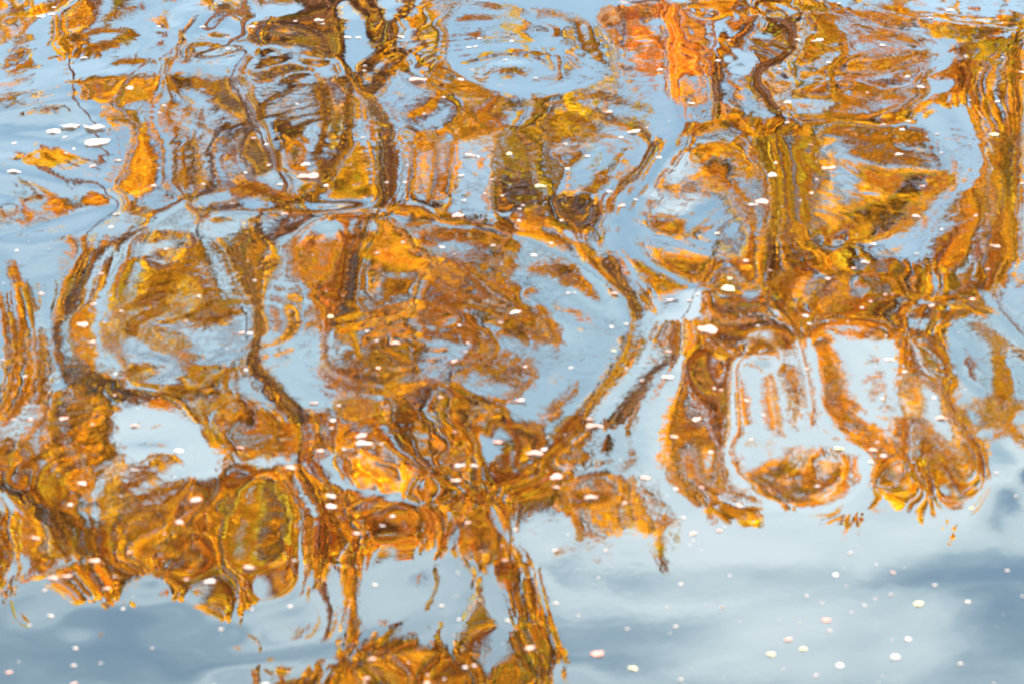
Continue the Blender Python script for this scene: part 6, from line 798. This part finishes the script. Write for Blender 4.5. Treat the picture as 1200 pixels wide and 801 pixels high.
def sticks(name, x, z, ang, L, r, parent):
    n = len(x); d = rng.uniform(-.35, .35, n); px, py, pz = lean_back(x, z, d); c = np.stack([px, py, pz], -1)
    t = np.stack([np.sin(ang), rng.normal(0, .2, n), np.cos(ang)], -1); t /= np.linalg.norm(t, axis=1, keepdims=True)
    u = np.cross(t, np.array([0, 1., 0])); u /= np.linalg.norm(u, axis=1, keepdims=True); w = np.cross(t, u)
    V = []; a = c-t*L[:, None]/2; b = c+t*L[:, None]/2
    for e, s in ((a, 1.), (b, .55)):
        for k in range(3):
            th = 2.0944*k+.5; V.append(e+r[:, None]*s*(math.cos(th)*u+math.sin(th)*w))
    V = np.stack(V, 1).reshape(-1, 3); q = np.arange(6*n).reshape(n, 6)
    f = np.concatenate([q[:, [k, (k+1) % 3, (k+1) % 3+3, k+3]] for k in range(3)])
    return mesh_obj(name, V, f, M_B, parent)

def wavy(x, z, lo, hi, k, seed):
    r = np.random.default_rng(seed); s = 0
    for _ in range(k):
        L = math.exp(r.uniform(math.log(lo), math.log(hi))); a = r.uniform(0, 6.283); s = s+np.sin(6.283/L*(x*math.cos(a)+z*math.sin(a))+r.uniform(0, 6.283))
    return s/math.sqrt(k/2)
# sample the crowns
iz, ix = np.mgrid[0:FS[0], 0:FS[1]]
def samp(A, x, z):
    es = ES*FS[1]/A.shape[1]
    a = np.clip((x-EX0)/es-.5, 0, A.shape[1]-1.01); b = np.clip((z-EZ0)/es-.5, 0, A.shape[0]-1.01)
    i = a.astype(int); j = b.astype(int); u = a-i; v = b-j
    return (A[j, i]*(1-u)+A[j, i+1]*u)*(1-v)+(A[j+1, i]*(1-u)+A[j+1, i+1]*u)*v
AREA = FS[0]*FS[1]*ES*ES
n = int(AREA*4600)
lx = rng.uniform(EX0, EX0+FS[1]*ES, n); lz = rng.uniform(EZ0, EZ0+FS[0]*ES, n)
Fb = Fd.copy()
for _ in range(12):                       # neighbourhood mean of the crown density
    Fb[1:-1, 1:-1] = (Fb[1:-1, 1:-1]+Fb[:-2, 1:-1]+Fb[2:, 1:-1]+Fb[1:-1, :-2]+Fb[1:-1, 2:])/5
bd = samp(Bd, lx, lz)
clump = .5+.5*np.sin(lx*13+2*np.sin(lz*9))*np.sin(lz*15+2*np.sin(lx*8))
def strands(x, z):        # weeping sprays: strings of leaves hanging side by side with slits between
    return wavy(x+.10*np.sin(z*1.3+x*2)+.04*np.sin(z*3.7+x*5), z*.11, .06, .18, 24, 31)
stn = strands(lx, lz)
low = np.interp(lz, [5.8, 7.6], [1., 0.])      # lower boughs are loose sprays, the crown tops close up into hanging tassels
fd = samp(Fd, lx+(.01+.02*low)*wavy(lx, lz, .12, .5, 14, 3), lz+(.05+np.interp(lz, [6, 8, 9, 10, 10.8], [-.02, .0, .07, .07, .20]))*wavy(lx, lz*.25, .11, .45, 16, 4))
near = np.clip((samp(Fb, lx, lz)-.04)/.2, 0, 1)
edge = rng.normal(0, .04, n)+low*(near*(.13+.24*wavy(lx, lz, .10, .30, 30, 5)+.30*stn)+.12*wavy(lx, lz, .3, 1.2, 14, 6))+(1-low)*(.10*stn-np.interp(lz, [9.6, 10.4], [.34, .22])*np.clip(-stn-.7, 0, 2)+.05*wavy(lx, lz, .08, .3, 20, 8)-np.interp(lz, [8.6, 9.6], [.55, .15])*np.clip(-wavy(lx, lz, .10, .40, 22, 15)-.75, 0, 2))
pr = np.clip((fd+edge-.47)/.12, 0, 1)*(1-.8*np.clip((bd-.3)/.3, 0, 1))*(.55+.45*clump)
keep = rng.uniform(0, 1, n) < pr
lx, lz = lx[keep], lz[keep]; lt = samp(Hd, lx, lz)
nb = int(AREA*700); tx = rng.uniform(EX0, EX0+FS[1]*ES, nb); tz = rng.uniform(EZ0, EZ0+FS[0]*ES, nb)
tb = samp(Bd, tx, tz); k = rng.uniform(0, 1, nb) < np.clip((tb-.35)/.2, 0, 1); tx, tz = tx[k], tz[k]
# local run of the twigs: along the ridge of the twig density
e = .1
gxx = samp(Bd, tx+e, tz)-samp(Bd, tx-e, tz); gzz = samp(Bd, tx, tz+e)-samp(Bd, tx, tz-e)
ta = np.arctan2(-gzz, gxx)+0*tx                  # perpendicular to the gradient: direction (sin, cos) = (-gz, gx)
ta = ta+rng.normal(0, .3, len(tx))

TREES = [  # base x, stems [(path, base radius)], label
(-5.05, [([(-5.0, 0.6), (-5.055, 3.65), [-5.11, 7.0], [-5.21, 7.5], [-5.01, 8.0], (-4.859999999999999, 10.0)], 0.03)], 'orange tree at the far left, its crown reflected in the left of the pond'),
(-2.3, [([(-1.9, 0.6), (-2.0300000000000002, 1.9), [-2.16, 3.5], [-2.11, 4.0], [-1.59, 4.5], [-2.53, 5.0], [-2.74, 5.5], [-2.68, 6.0], [-2.55, 6.5], [-3.04, 7.0], [-2.93, 7.5], [-2.81, 8.0], (-2.66, 11.0)], 0.15), ([(-2.2, 1.5), (-2.8, 3.2), [-3.09, 5.0], [-3.36, 5.5], (-3.5, 6.5), (-4.0, 8.0)], 0.06)], 'tallest orange tree with thick dark trunk, its top reflected at the bottom of the pond'),
(-0.6, [([(-1.1, 0.6), (-1.2000000000000002, 2.15), [-1.3, 4.0], [-1.38, 4.5], [-1.54, 5.0], [-1.57, 5.5], (-1.4200000000000002, 8.5)], 0.075), ([(-0.9, 1.2), [-1.33, 3.0], [-1.29, 3.5], [-1.13, 4.0], [-0.77, 4.5], [-0.86, 5.0], [-0.88, 5.5], (-0.6, 7), (-0.1, 8.6)], 0.065)], 'twin stemmed orange tree reflected just left of the centre of the pond'),
(3.0, [([(3.0, 0.6), (2.81, 1.9), [2.62, 3.5], [2.76, 4.0], [2.97, 4.5], [2.96, 5.0], [3.07, 5.5], [2.71, 6.0], [2.84, 6.5], [2.81, 7.0], (2.96, 9.0)], 0.085), ([(2.9, 1.4), (2.6, 2.8), [2.21, 3.5], [2.44, 4.0], [2.36, 4.5], [2.38, 5.0], (2.2, 6.4), (1.7, 7.6)], 0.05), ([(3.1, 2.4), (3.6, 4.2), [3.72, 5.5], [3.64, 6.0], (4.1, 7.8)], 0.045)], 'golden tree with several slim stems reflected right of centre'),
(5.6, [([(5.7, 0.3), (5.6, 2.5), (5.8, 5), (5.5, 7), (5.7, 8.5)], 0.06)], 'olive and orange tree at the far right, reflected along the right edge'),
]
bases = np.array([t[0] for t in TREES])
def owner(x, z): return np.argmin(np.abs(x[:, None]+.35*np.sin(z[:, None]*1.7+x[:, None])-bases[None]), 1)
lo, to = owner(lx, lz), owner(tx, tz)
for i, (bxx, stems, label) in enumerate(TREES):
    root = bpy.data.objects.new('autumn_tree', None); col.objects.link(root); root.location = (bxx, YP, .6)
    root['label'] = label; root['category'] = 'tree'; root['group'] = 'autumn trees along the far bank'
    bpy.context.view_layer.update(); inv = np.array([bxx, YP, .6])
    def put(o): o.location = tuple(-inv); return o
    for si, (path, r) in enumerate(stems):
        pts = smooth_path([(x, YP+(z-5)*.0, z) for x, z in path], 30)
        s = np.linspace(0, 1, len(pts)); rad = r*(1.25-.85*s)*(1+.08*np.sin(s*31+i))
        V, F = tube(pts, rad, 10); put(mesh_obj('trunk' if si == 0 else 'stem', V, F, M_B, root, smooth=True))
        rr = random.Random(i*7+si)
        for b in range(14):
            j = rr.randint(15, 28); p0 = pts[j]; sd_ = rr.choice((-1, 1)); ln = rr.uniform(.7, 1.9)
            q = [p0]; a = rr.uniform(.5, 1.2)*sd_
            for s_ in range(7):
                a += rr.gauss(0, .22); q.append(q[-1]+np.array([math.sin(a), rr.uniform(-.12, .12), math.cos(a)])*ln/7)
            v2, f2 = tube(q, np.linspace(rad[j]*.30, .005, len(q)), 6)
            put(mesh_obj('limb', v2, f2, M_B, root, smooth=True))
    m = lo == i
    put(leaves('crown', lx[m], lz[m], lt[m], root))['kind'] = 'stuff'
    m = to == i
    if m.sum() > 5: put(sticks('twigs', tx[m], tz[m], ta[m], rng.uniform(.10, .30, m.sum()), rng.uniform(.008, .022, m.sum()), root))['kind'] = 'stuff'

# neighbours further along the bank, beyond both ends of the row
for bxx, top, label in ((-9.6, 9.0, 'golden tree beyond the left end of the row on the far bank'), (-13.6, 10.5, 'tall golden tree farthest left on the far bank'),
                        (9.8, 8.6, 'orange tree beyond the right end of the row on the far bank'), (13.9, 10.2, 'tall orange tree farthest right on the far bank')):
    root = bpy.data.objects.new('autumn_tree', None); col.objects.link(root); root.location = (bxx, YP, .6)
    root['label'] = label; root['category'] = 'tree'; root['group'] = 'autumn trees along the far bank'
    pts = smooth_path([(bxx, YP, .6), (bxx+.1, YP, 3.5), (bxx-.15, YP, 6), (bxx, YP, top-.6)], 20)
    V_, F_ = tube(pts, np.linspace(.13, .02, 20), 10); o = mesh_obj('trunk', V_, F_, M_B, root, smooth=True); o.location = (-bxx, -YP, -.6)
    n = 15000; th = rng.uniform(0, 6.283, n); rr_ = np.sqrt(rng.uniform(0, 1, n)); zc = (top+3.2)/2; hz_ = (top-3.2)/2
    x_ = bxx+1.65*rr_*np.cos(th); z_ = zc+hz_*rr_*np.sin(th); k_ = (wavy(x_, z_, .25, .9, 20, int(top*10))+.35*strands(x_, z_)) > -.25
    o = leaves('crown', x_[k_], z_[k_], np.zeros(k_.sum()), root); o['kind'] = 'stuff'; o.location = (-bxx, -YP, -.6)

# ------------------------------------------------------------------ petals adrift
PET = [(-2366,11836,515,0),(-2320,11870,441,0),(-2332,12011,299,0),(-2023,11056,482,0),(-1737,11565,201,0),(-1515,11532,370,0),(-1352,11148,218,0),(-1278,11548,425,0),
(-1076,11682,287,0),(-963,11699,571,0),(-937,11631,354,0),(-951,10283,255,0),(-1726,10515,459,1),(-1959,9894,682,4),(-1900,9957,936,4),(-1795,9919,1181,4),
(-1747,9709,1158,4),(-2019,9312,648,0),(-1902,9819,185,0),(-1834,9649,171,0),(-2100,9733,184,0),(-814,9245,1095,4),(-845,9415,467,0),(-925,9146,343,0),
(-1093,9770,244,1),(-1436,9346,186,0),(-1540,10137,151,0),(-1425,9114,285,1),(-1620,9461,356,0),(-1714,9392,355,1),(-1521,8769,333,0),(-1518,8619,272,0),
(-1090,8902,268,0),(-993,9392,165,0),(-876,8779,330,1),(-741,9136,249,0),(-1081,9301,174,0),(-1230,9136,172,1),(-1030,9673,242,0),(-1535,10243,180,0),
(-1856,9589,145,0),(-798,11369,488,0),(-744,11369,346,0),(-432,10642,980,1),(-537,11369,417,0),(-157,11369,221,0),(-176,11226,276,0),(-208,11210,218,0),
(0,11321,303,0),(-32,10995,295,0),(-234,10657,392,0),(105,10671,263,0),(677,10700,367,0),(423,10085,373,1),(516,9770,725,4),(572,9819,244,0),
(459,9709,241,0),(309,9472,328,0),(225,9312,232,0),(-169,9507,883,5),(-206,9245,344,0),(-429,9157,229,0),(-501,9157,229,0),(-79,9190,229,0),
(-108,9017,158,0),(-11,9530,294,2),(112,9092,566,2),(43,8860,156,0),(30,8819,198,0),(-187,8933,244,0),(-209,8748,600,1),(26,8678,237,0),
(188,8668,195,0),(425,8819,373,4),(481,8891,243,0),(382,8996,269,0),(600,9403,305,0),(-428,9380,140,0),(-384,10124,198,1),(-305,10377,180,0),
(-631,9770,243,0),(225,9649,168,0),(663,11975,2190,5),(-37,8986,134,0),(-683,10875,268,0),(-682,10787,187,0),(987,11682,287,0),(1035,11195,276,0),
(953,10831,348,0),(784,10150,376,0),(1467,11195,550,0),(1437,11179,277,0),(1365,11195,302,0),(1755,11102,412,0),(2181,11733,510,0),(2056,11565,429,0),
(1466,10816,349,0),(1226,10714,186,0),(1792,10571,343,0),(1822,10391,389,0),(1578,10337,154,0),(2117,10137,332,0),(2316,10600,319,0),(2124,10585,238,1),
(2271,10831,162,0),(1580,9844,247,1),(1649,9770,293,0),(1691,9881,297,0),(1588,9461,381,4),(1784,9697,267,0),(2018,9661,548,2),(1285,9279,638,5),
(968,8850,642,4),(929,8819,554,5),(1041,9179,437,0),(904,9335,234,1),(1070,9335,164,1),(1240,9578,262,1),(1620,9039,298,1),(2008,9028,276,0),
(1535,8668,395,0),(1759,8649,198,0),(1761,9449,168,0),(1213,9136,161,1),(1173,8964,179,0),(1119,8871,134,0),(1208,10176,378,0),(1646,11870,232,0),
(2003,10163,180,0),(1172,9869,294,0),(-1831,8380,171,0),(-1478,8125,271,1),(-1657,7926,245,1),(-1458,7825,262,1),(-1461,7631,434,1),(-1407,7475,348,1),
(-1392,7655,177,0),(-1351,7768,140,1),(-913,7560,290,1),(-884,7552,252,0),(-624,7711,256,2),(-920,8064,144,1),(-622,6949,323,1),(-543,6929,180,0),
(-1574,7179,132,0),(-1390,6836,342,1),(-1490,6829,197,1),(-1161,6784,354,1),(-1002,6594,311,4),(-817,6612,293,1),(-576,6581,290,1),(-1285,7200,132,0),
(-1261,7024,145,1),(-553,6810,264,0),(-555,6751,210,0),(-1545,6829,181,0),(-1294,6797,142,0),(-865,7229,148,0),(-1280,8389,150,0),(-1674,7324,229,1),
(-1101,7918,142,1),(-1119,7687,118,0),(-259,8408,294,0),(-496,8352,252,1),(-407,8465,127,0),(-70,8417,212,0),(81,8297,291,0),(145,8417,190,0),
(12,7743,450,4),(-38,7655,195,0),(358,7875,278,1),(399,8143,163,1),(219,7909,159,0),(198,7909,141,0),(-180,7639,137,0),(-153,7399,150,0),
(-148,7475,134,0),(-190,7309,244,1),(-391,7475,429,1),(-455,7498,172,0),(-491,7583,136,0),(337,7568,211,0),(387,7583,211,0),(191,7229,130,0),
(335,7354,206,2),(-436,7251,223,1),(19,6956,671,5),(-226,6997,216,1),(553,7784,690,5),(513,7324,318,1),(501,7115,403,4),(491,6662,293,1),
(248,6739,654,1),(239,6797,263,1),(-459,6688,434,4),(-451,6631,517,4),(-394,6631,173,0),(-505,6594,172,0),(-44,6637,343,3),(69,6545,594,1),
(95,6575,256,0),(-175,6719,138,1),(109,6669,137,0),(415,7094,145,1),(370,7200,130,0),(44,7251,131,1),(766,8503,256,0),(846,8188,270,1),
(772,8003,243,2),(614,7776,258,0),(757,7892,601,2),(1329,8352,277,0),(1470,8233,211,0),(1118,7986,265,1),(1270,8152,414,0),(1222,8090,207,1),
(1296,7817,180,1),(1320,7817,180,1),(1237,7751,179,1),(1199,7695,198,0),(1436,7695,276,1),(1587,7751,240,1),(1768,8297,469,1),(1695,8055,208,0),
(1605,8503,130,0),(659,7506,767,1),(828,7544,194,0),(1002,7552,212,0),(998,7623,292,0),(645,7834,179,0),(1224,7236,357,5),(1261,7136,242,0),
(1162,6936,163,0),(1157,6849,180,1),(1321,6929,163,0),(1319,6771,445,1),(979,6569,343,2),(1079,6551,343,1),(736,6936,215,0),(700,6862,160,0),
(642,7031,109,1),(662,7018,163,1),(568,6790,298,0),(722,6643,156,0),(594,6551,223,0),(779,6829,125,0),(922,8081,184,1),(1244,7437,95,0),
(951,7179,111,0),(1100,6612,104,0),(-1114,6460,281,0),(-1254,6366,304,0),(-1265,6223,174,0),(-1325,6005,315,1),(-1137,5865,379,1),(-1233,5764,305,1),
(-1198,5774,352,1),(-909,6251,421,1),(-938,6107,292,1),(-809,5745,347,4),(-710,5824,444,4),(-875,5760,162,1),(-1079,5706,232,1),(-1243,5696,163,0),
(-1019,5591,137,0),(-1248,5503,136,0),(-1202,5554,205,0),(-1254,5260,197,1),(-1098,5294,175,0),(-1083,5201,216,1),(-750,5480,134,0),(-520,6262,321,4),
(-516,6195,342,4),(-655,6460,431,1),(-432,6021,310,1),(-364,6069,192,0),(-156,6460,379,0),(-113,6460,278,0),(-164,6354,373,1),(-366,5715,160,0),
(-185,5591,157,0),(-85,5619,135,0),(-124,6074,192,1),(-19,5844,209,1),(-11,5507,156,0),(-1050,5921,167,3),(-351,5312,260,1),(-361,5218,214,1),
(-610,5193,320,0),(-117,5269,150,0),(-94,5277,129,0),(-210,5193,213,1),(-681,5586,113,0),(-582,5600,136,0),(-593,5865,164,0),(-338,6128,194,0),
(-137,5517,134,0),(-1109,5382,155,0),(-914,5382,110,0),(-736,5193,107,0),(130,6377,425,1),(128,6308,247,1),(225,6239,491,1),(322,6206,171,1),
(389,6371,325,1),(474,6296,173,0),(548,6308,199,1),(646,6183,220,4),(884,6308,224,0),(1062,6466,230,0),(1103,6508,257,0),(503,6005,215,4),
(577,6021,215,1),(483,6107,169,0),(117,5906,117,1),(257,5906,117,0),(10,6031,167,0),(450,5706,137,0),(583,5750,115,0),(866,5745,185,0),
(922,5875,165,0),(1021,5755,163,1),(1121,5681,139,0),(1299,6139,172,2),(1411,6366,178,0),(1440,6217,150,0),(1328,5760,141,0),(116,5600,180,0),
(173,5535,112,0),(421,5471,177,0),(548,5572,135,1),(406,5572,112,0),(775,5629,114,0),(811,5494,291,3),(813,5439,155,0),(998,5629,160,0),
(1061,5577,296,2),(1192,5586,160,0),(880,5535,113,0),(703,5395,264,1),(735,5346,241,2),(652,5320,239,2),(816,5260,238,0),(1006,5390,199,0),
(960,5299,284,0),(1117,5264,153,0),(751,5214,129,0),(215,5329,434,3),(302,5256,279,2),(45,5360,326,1),(417,5201,149,0),(296,5462,111,0),
(920,5572,91,0),(1341,5615,115,0)]
pets = []
for x, y, wd, k in PET: pets.append((x/1e3, y/1e3, wd/1e4, 'wpyrbl'[k]))
pets.sort(key=lambda p: -p[2]/p[1])
protos = {}
def petal_mesh(kind, var):
    key = (kind, var)
    if key in protos: return protos[key]
    r = random.Random({'b': 11, 'l': 23, 'o': 37}.get(kind, 37)+var*101)
    V = [(0, 0, -.004)]; F = []; n = 14
    asp = {'b': r.uniform(.55, .8), 'l': .2}.get(kind, r.uniform(.45, .85)); tip = r.uniform(.0, .3)
    ph = [r.uniform(0, 6.28) for _ in range(4)]; rag = {'b': .17, 'l': .05}.get(kind, .07); bend = r.uniform(-.16, .16)
    for ring, rr in ((1, .5), (2, 1.)):
        for k in range(n):
            a = 6.2832*k/n; c, s = math.cos(a), math.sin(a)
            w = 1+tip*max(c, 0)**3+rag*(math.sin(3*a+ph[0])+.7*math.sin(5*a+ph[1]))+(-.2 if (k == n//2 and kind == 'o') else 0)
            x, y = .5*rr*c*w, .5*asp*rr*s*w*(1-.25*c)
            V.append((x, y+bend*(x*x*4-.3), .10*rr*rr*(.2+.8*abs(math.sin(a*.5+ph[2])))*(1+.5*math.sin(4*a+ph[3]))))
    for k in range(n):
        F.append((0, 1+k, 1+(k+1) % n)); a, b = 1+k, 1+(k+1) % n; F.append((a, a+n, b+n)); F.append((a, b+n, b))
    protos[key] = (V, F); return protos[key]
mcache = {}
def petal_data(kind, colr, var):
    key = (kind, colr, var)
    if key not in mcache:
        V, F = petal_mesh(kind, var); o = mesh_obj('petal', V, F, M_P[colr], smooth=True)
        mcache[key] = o.data; bpy.data.objects.remove(o)
    return mcache[key]
CN = {'w': 'white', 'p': 'pale pink', 'y': 'cream', 'r': 'coral red'}
def screen(x, y): return (x/(y*math.cos(R(22))+CAM_H*math.sin(R(22))), y)
rows_ = [(5.75, 'at the bottom edge'), (6.4, 'on calm water near the bottom'), (7.0, 'in the lower part'), (7.7, 'in the lower middle'), (8.5, 'in the middle'), (9.4, 'in the upper middle'), (10.5, 'in the upper part'), (99, 'near the top edge')]
cols_ = [(-.165, 'far left'), (-.10, 'left'), (-.035, 'left of centre'), (.035, 'centre'), (.10, 'right of centre'), (.165, 'right'), (9, 'far right')]
recs = []
for idx_, (x, y, wd, k) in enumerate(pets):
    c = k if k in 'wpyr' else ('p' if idx_ % 3 == 0 else 'w'); shp = k if k in 'bl' else 'o'
    u, _ = screen(x, y); rw = next(i for i, (t, _) in enumerate(rows_) if y < t); cl = next(i for i, (t, _) in enumerate(cols_) if u < t)
    sz = 'large' if wd/y > .0009*8 else ('small' if wd/y > .0009*3.2 else 'tiny')
    form = {'b': 'crumpled leaf', 'l': 'narrow leaf', 'o': 'petal'}[shp]
    recs.append([x, y, wd, c, shp, rw, cl, sz, form, idx_])
main, rest = recs[:300], recs[300:]
from collections import defaultdict
grp = defaultdict(list)
for r in main: grp[(r[7], CN[r[3]], r[8], r[5], r[6])].append(r)
lab = {}
ORD = ['first', 'second', 'third', 'fourth', 'fifth', 'sixth', 'seventh', 'eighth', 'ninth', 'tenth']
for (sz, cn, fm, rw, cl), L in grp.items():
    L.sort(key=lambda r: r[0])
    for j, r in enumerate(L):
        t = '%s %s %s %s, %s' % (sz, cn, fm, rows_[rw][1], cols_[cl][1])
        if len(L) > 1: t += ', %s from left' % ORD[j]
        t = t.replace('on calm water near the bottom', 'on calm water near bottom')
        lab[r[9]] = t
for r in main:
    x, y, wd, c, shp, rw, cl, sz, form, idx_ = r
    rr = random.Random(idx_)
    o = bpy.data.objects.new('petal' if shp == 'o' else 'fallen_leaf', petal_data(shp, c, idx_ % 7)); col.objects.link(o)
    s = wd*0.84
    o.scale = (s, s, s); o.rotation_euler = (rr.uniform(-.12, .12), rr.uniform(-.12, .12), rr.uniform(-.5, .5)+(math.pi if rr.random() < .5 else 0))
    o.location = (x, y, float(height(x, y))+.012*s+.0006)
    o['label'] = lab[idx_]; o['category'] = 'petal' if shp == 'o' else 'leaf'; o['group'] = 'petals adrift on the pond' if shp == 'o' else 'bleached leaves adrift on the pond'
V = []; F = []
def add_speck(x, y, s):
    pv, pf = petal_mesh('o', 1); h = float(height(x, y))+.0008
    F.extend([tuple(len(V)+q for q in ff) for ff in pf]); a = random.Random(int(x*1e4)).uniform(0, 6)
    V.extend([(x+s*(px*math.cos(a)-py*math.sin(a)), y+s*(px*math.sin(a)+py*math.cos(a)), h+s*pz) for px, py, pz in pv])
for r in rest: add_speck(r[0], r[1], r[2]*1.1)
for _ in range(420):
    y = 5.1+8*rng.uniform()**1.3; x = rng.uniform(-.25, .25)*y; add_speck(x, y, rng.uniform(.0025, .008))
o = mesh_obj('drifting_specks', V, F, M_P['w'], smooth=True); o['kind'] = 'stuff'; o['label'] = 'tiny pale specks of fluff and broken petals scattered over the pond'
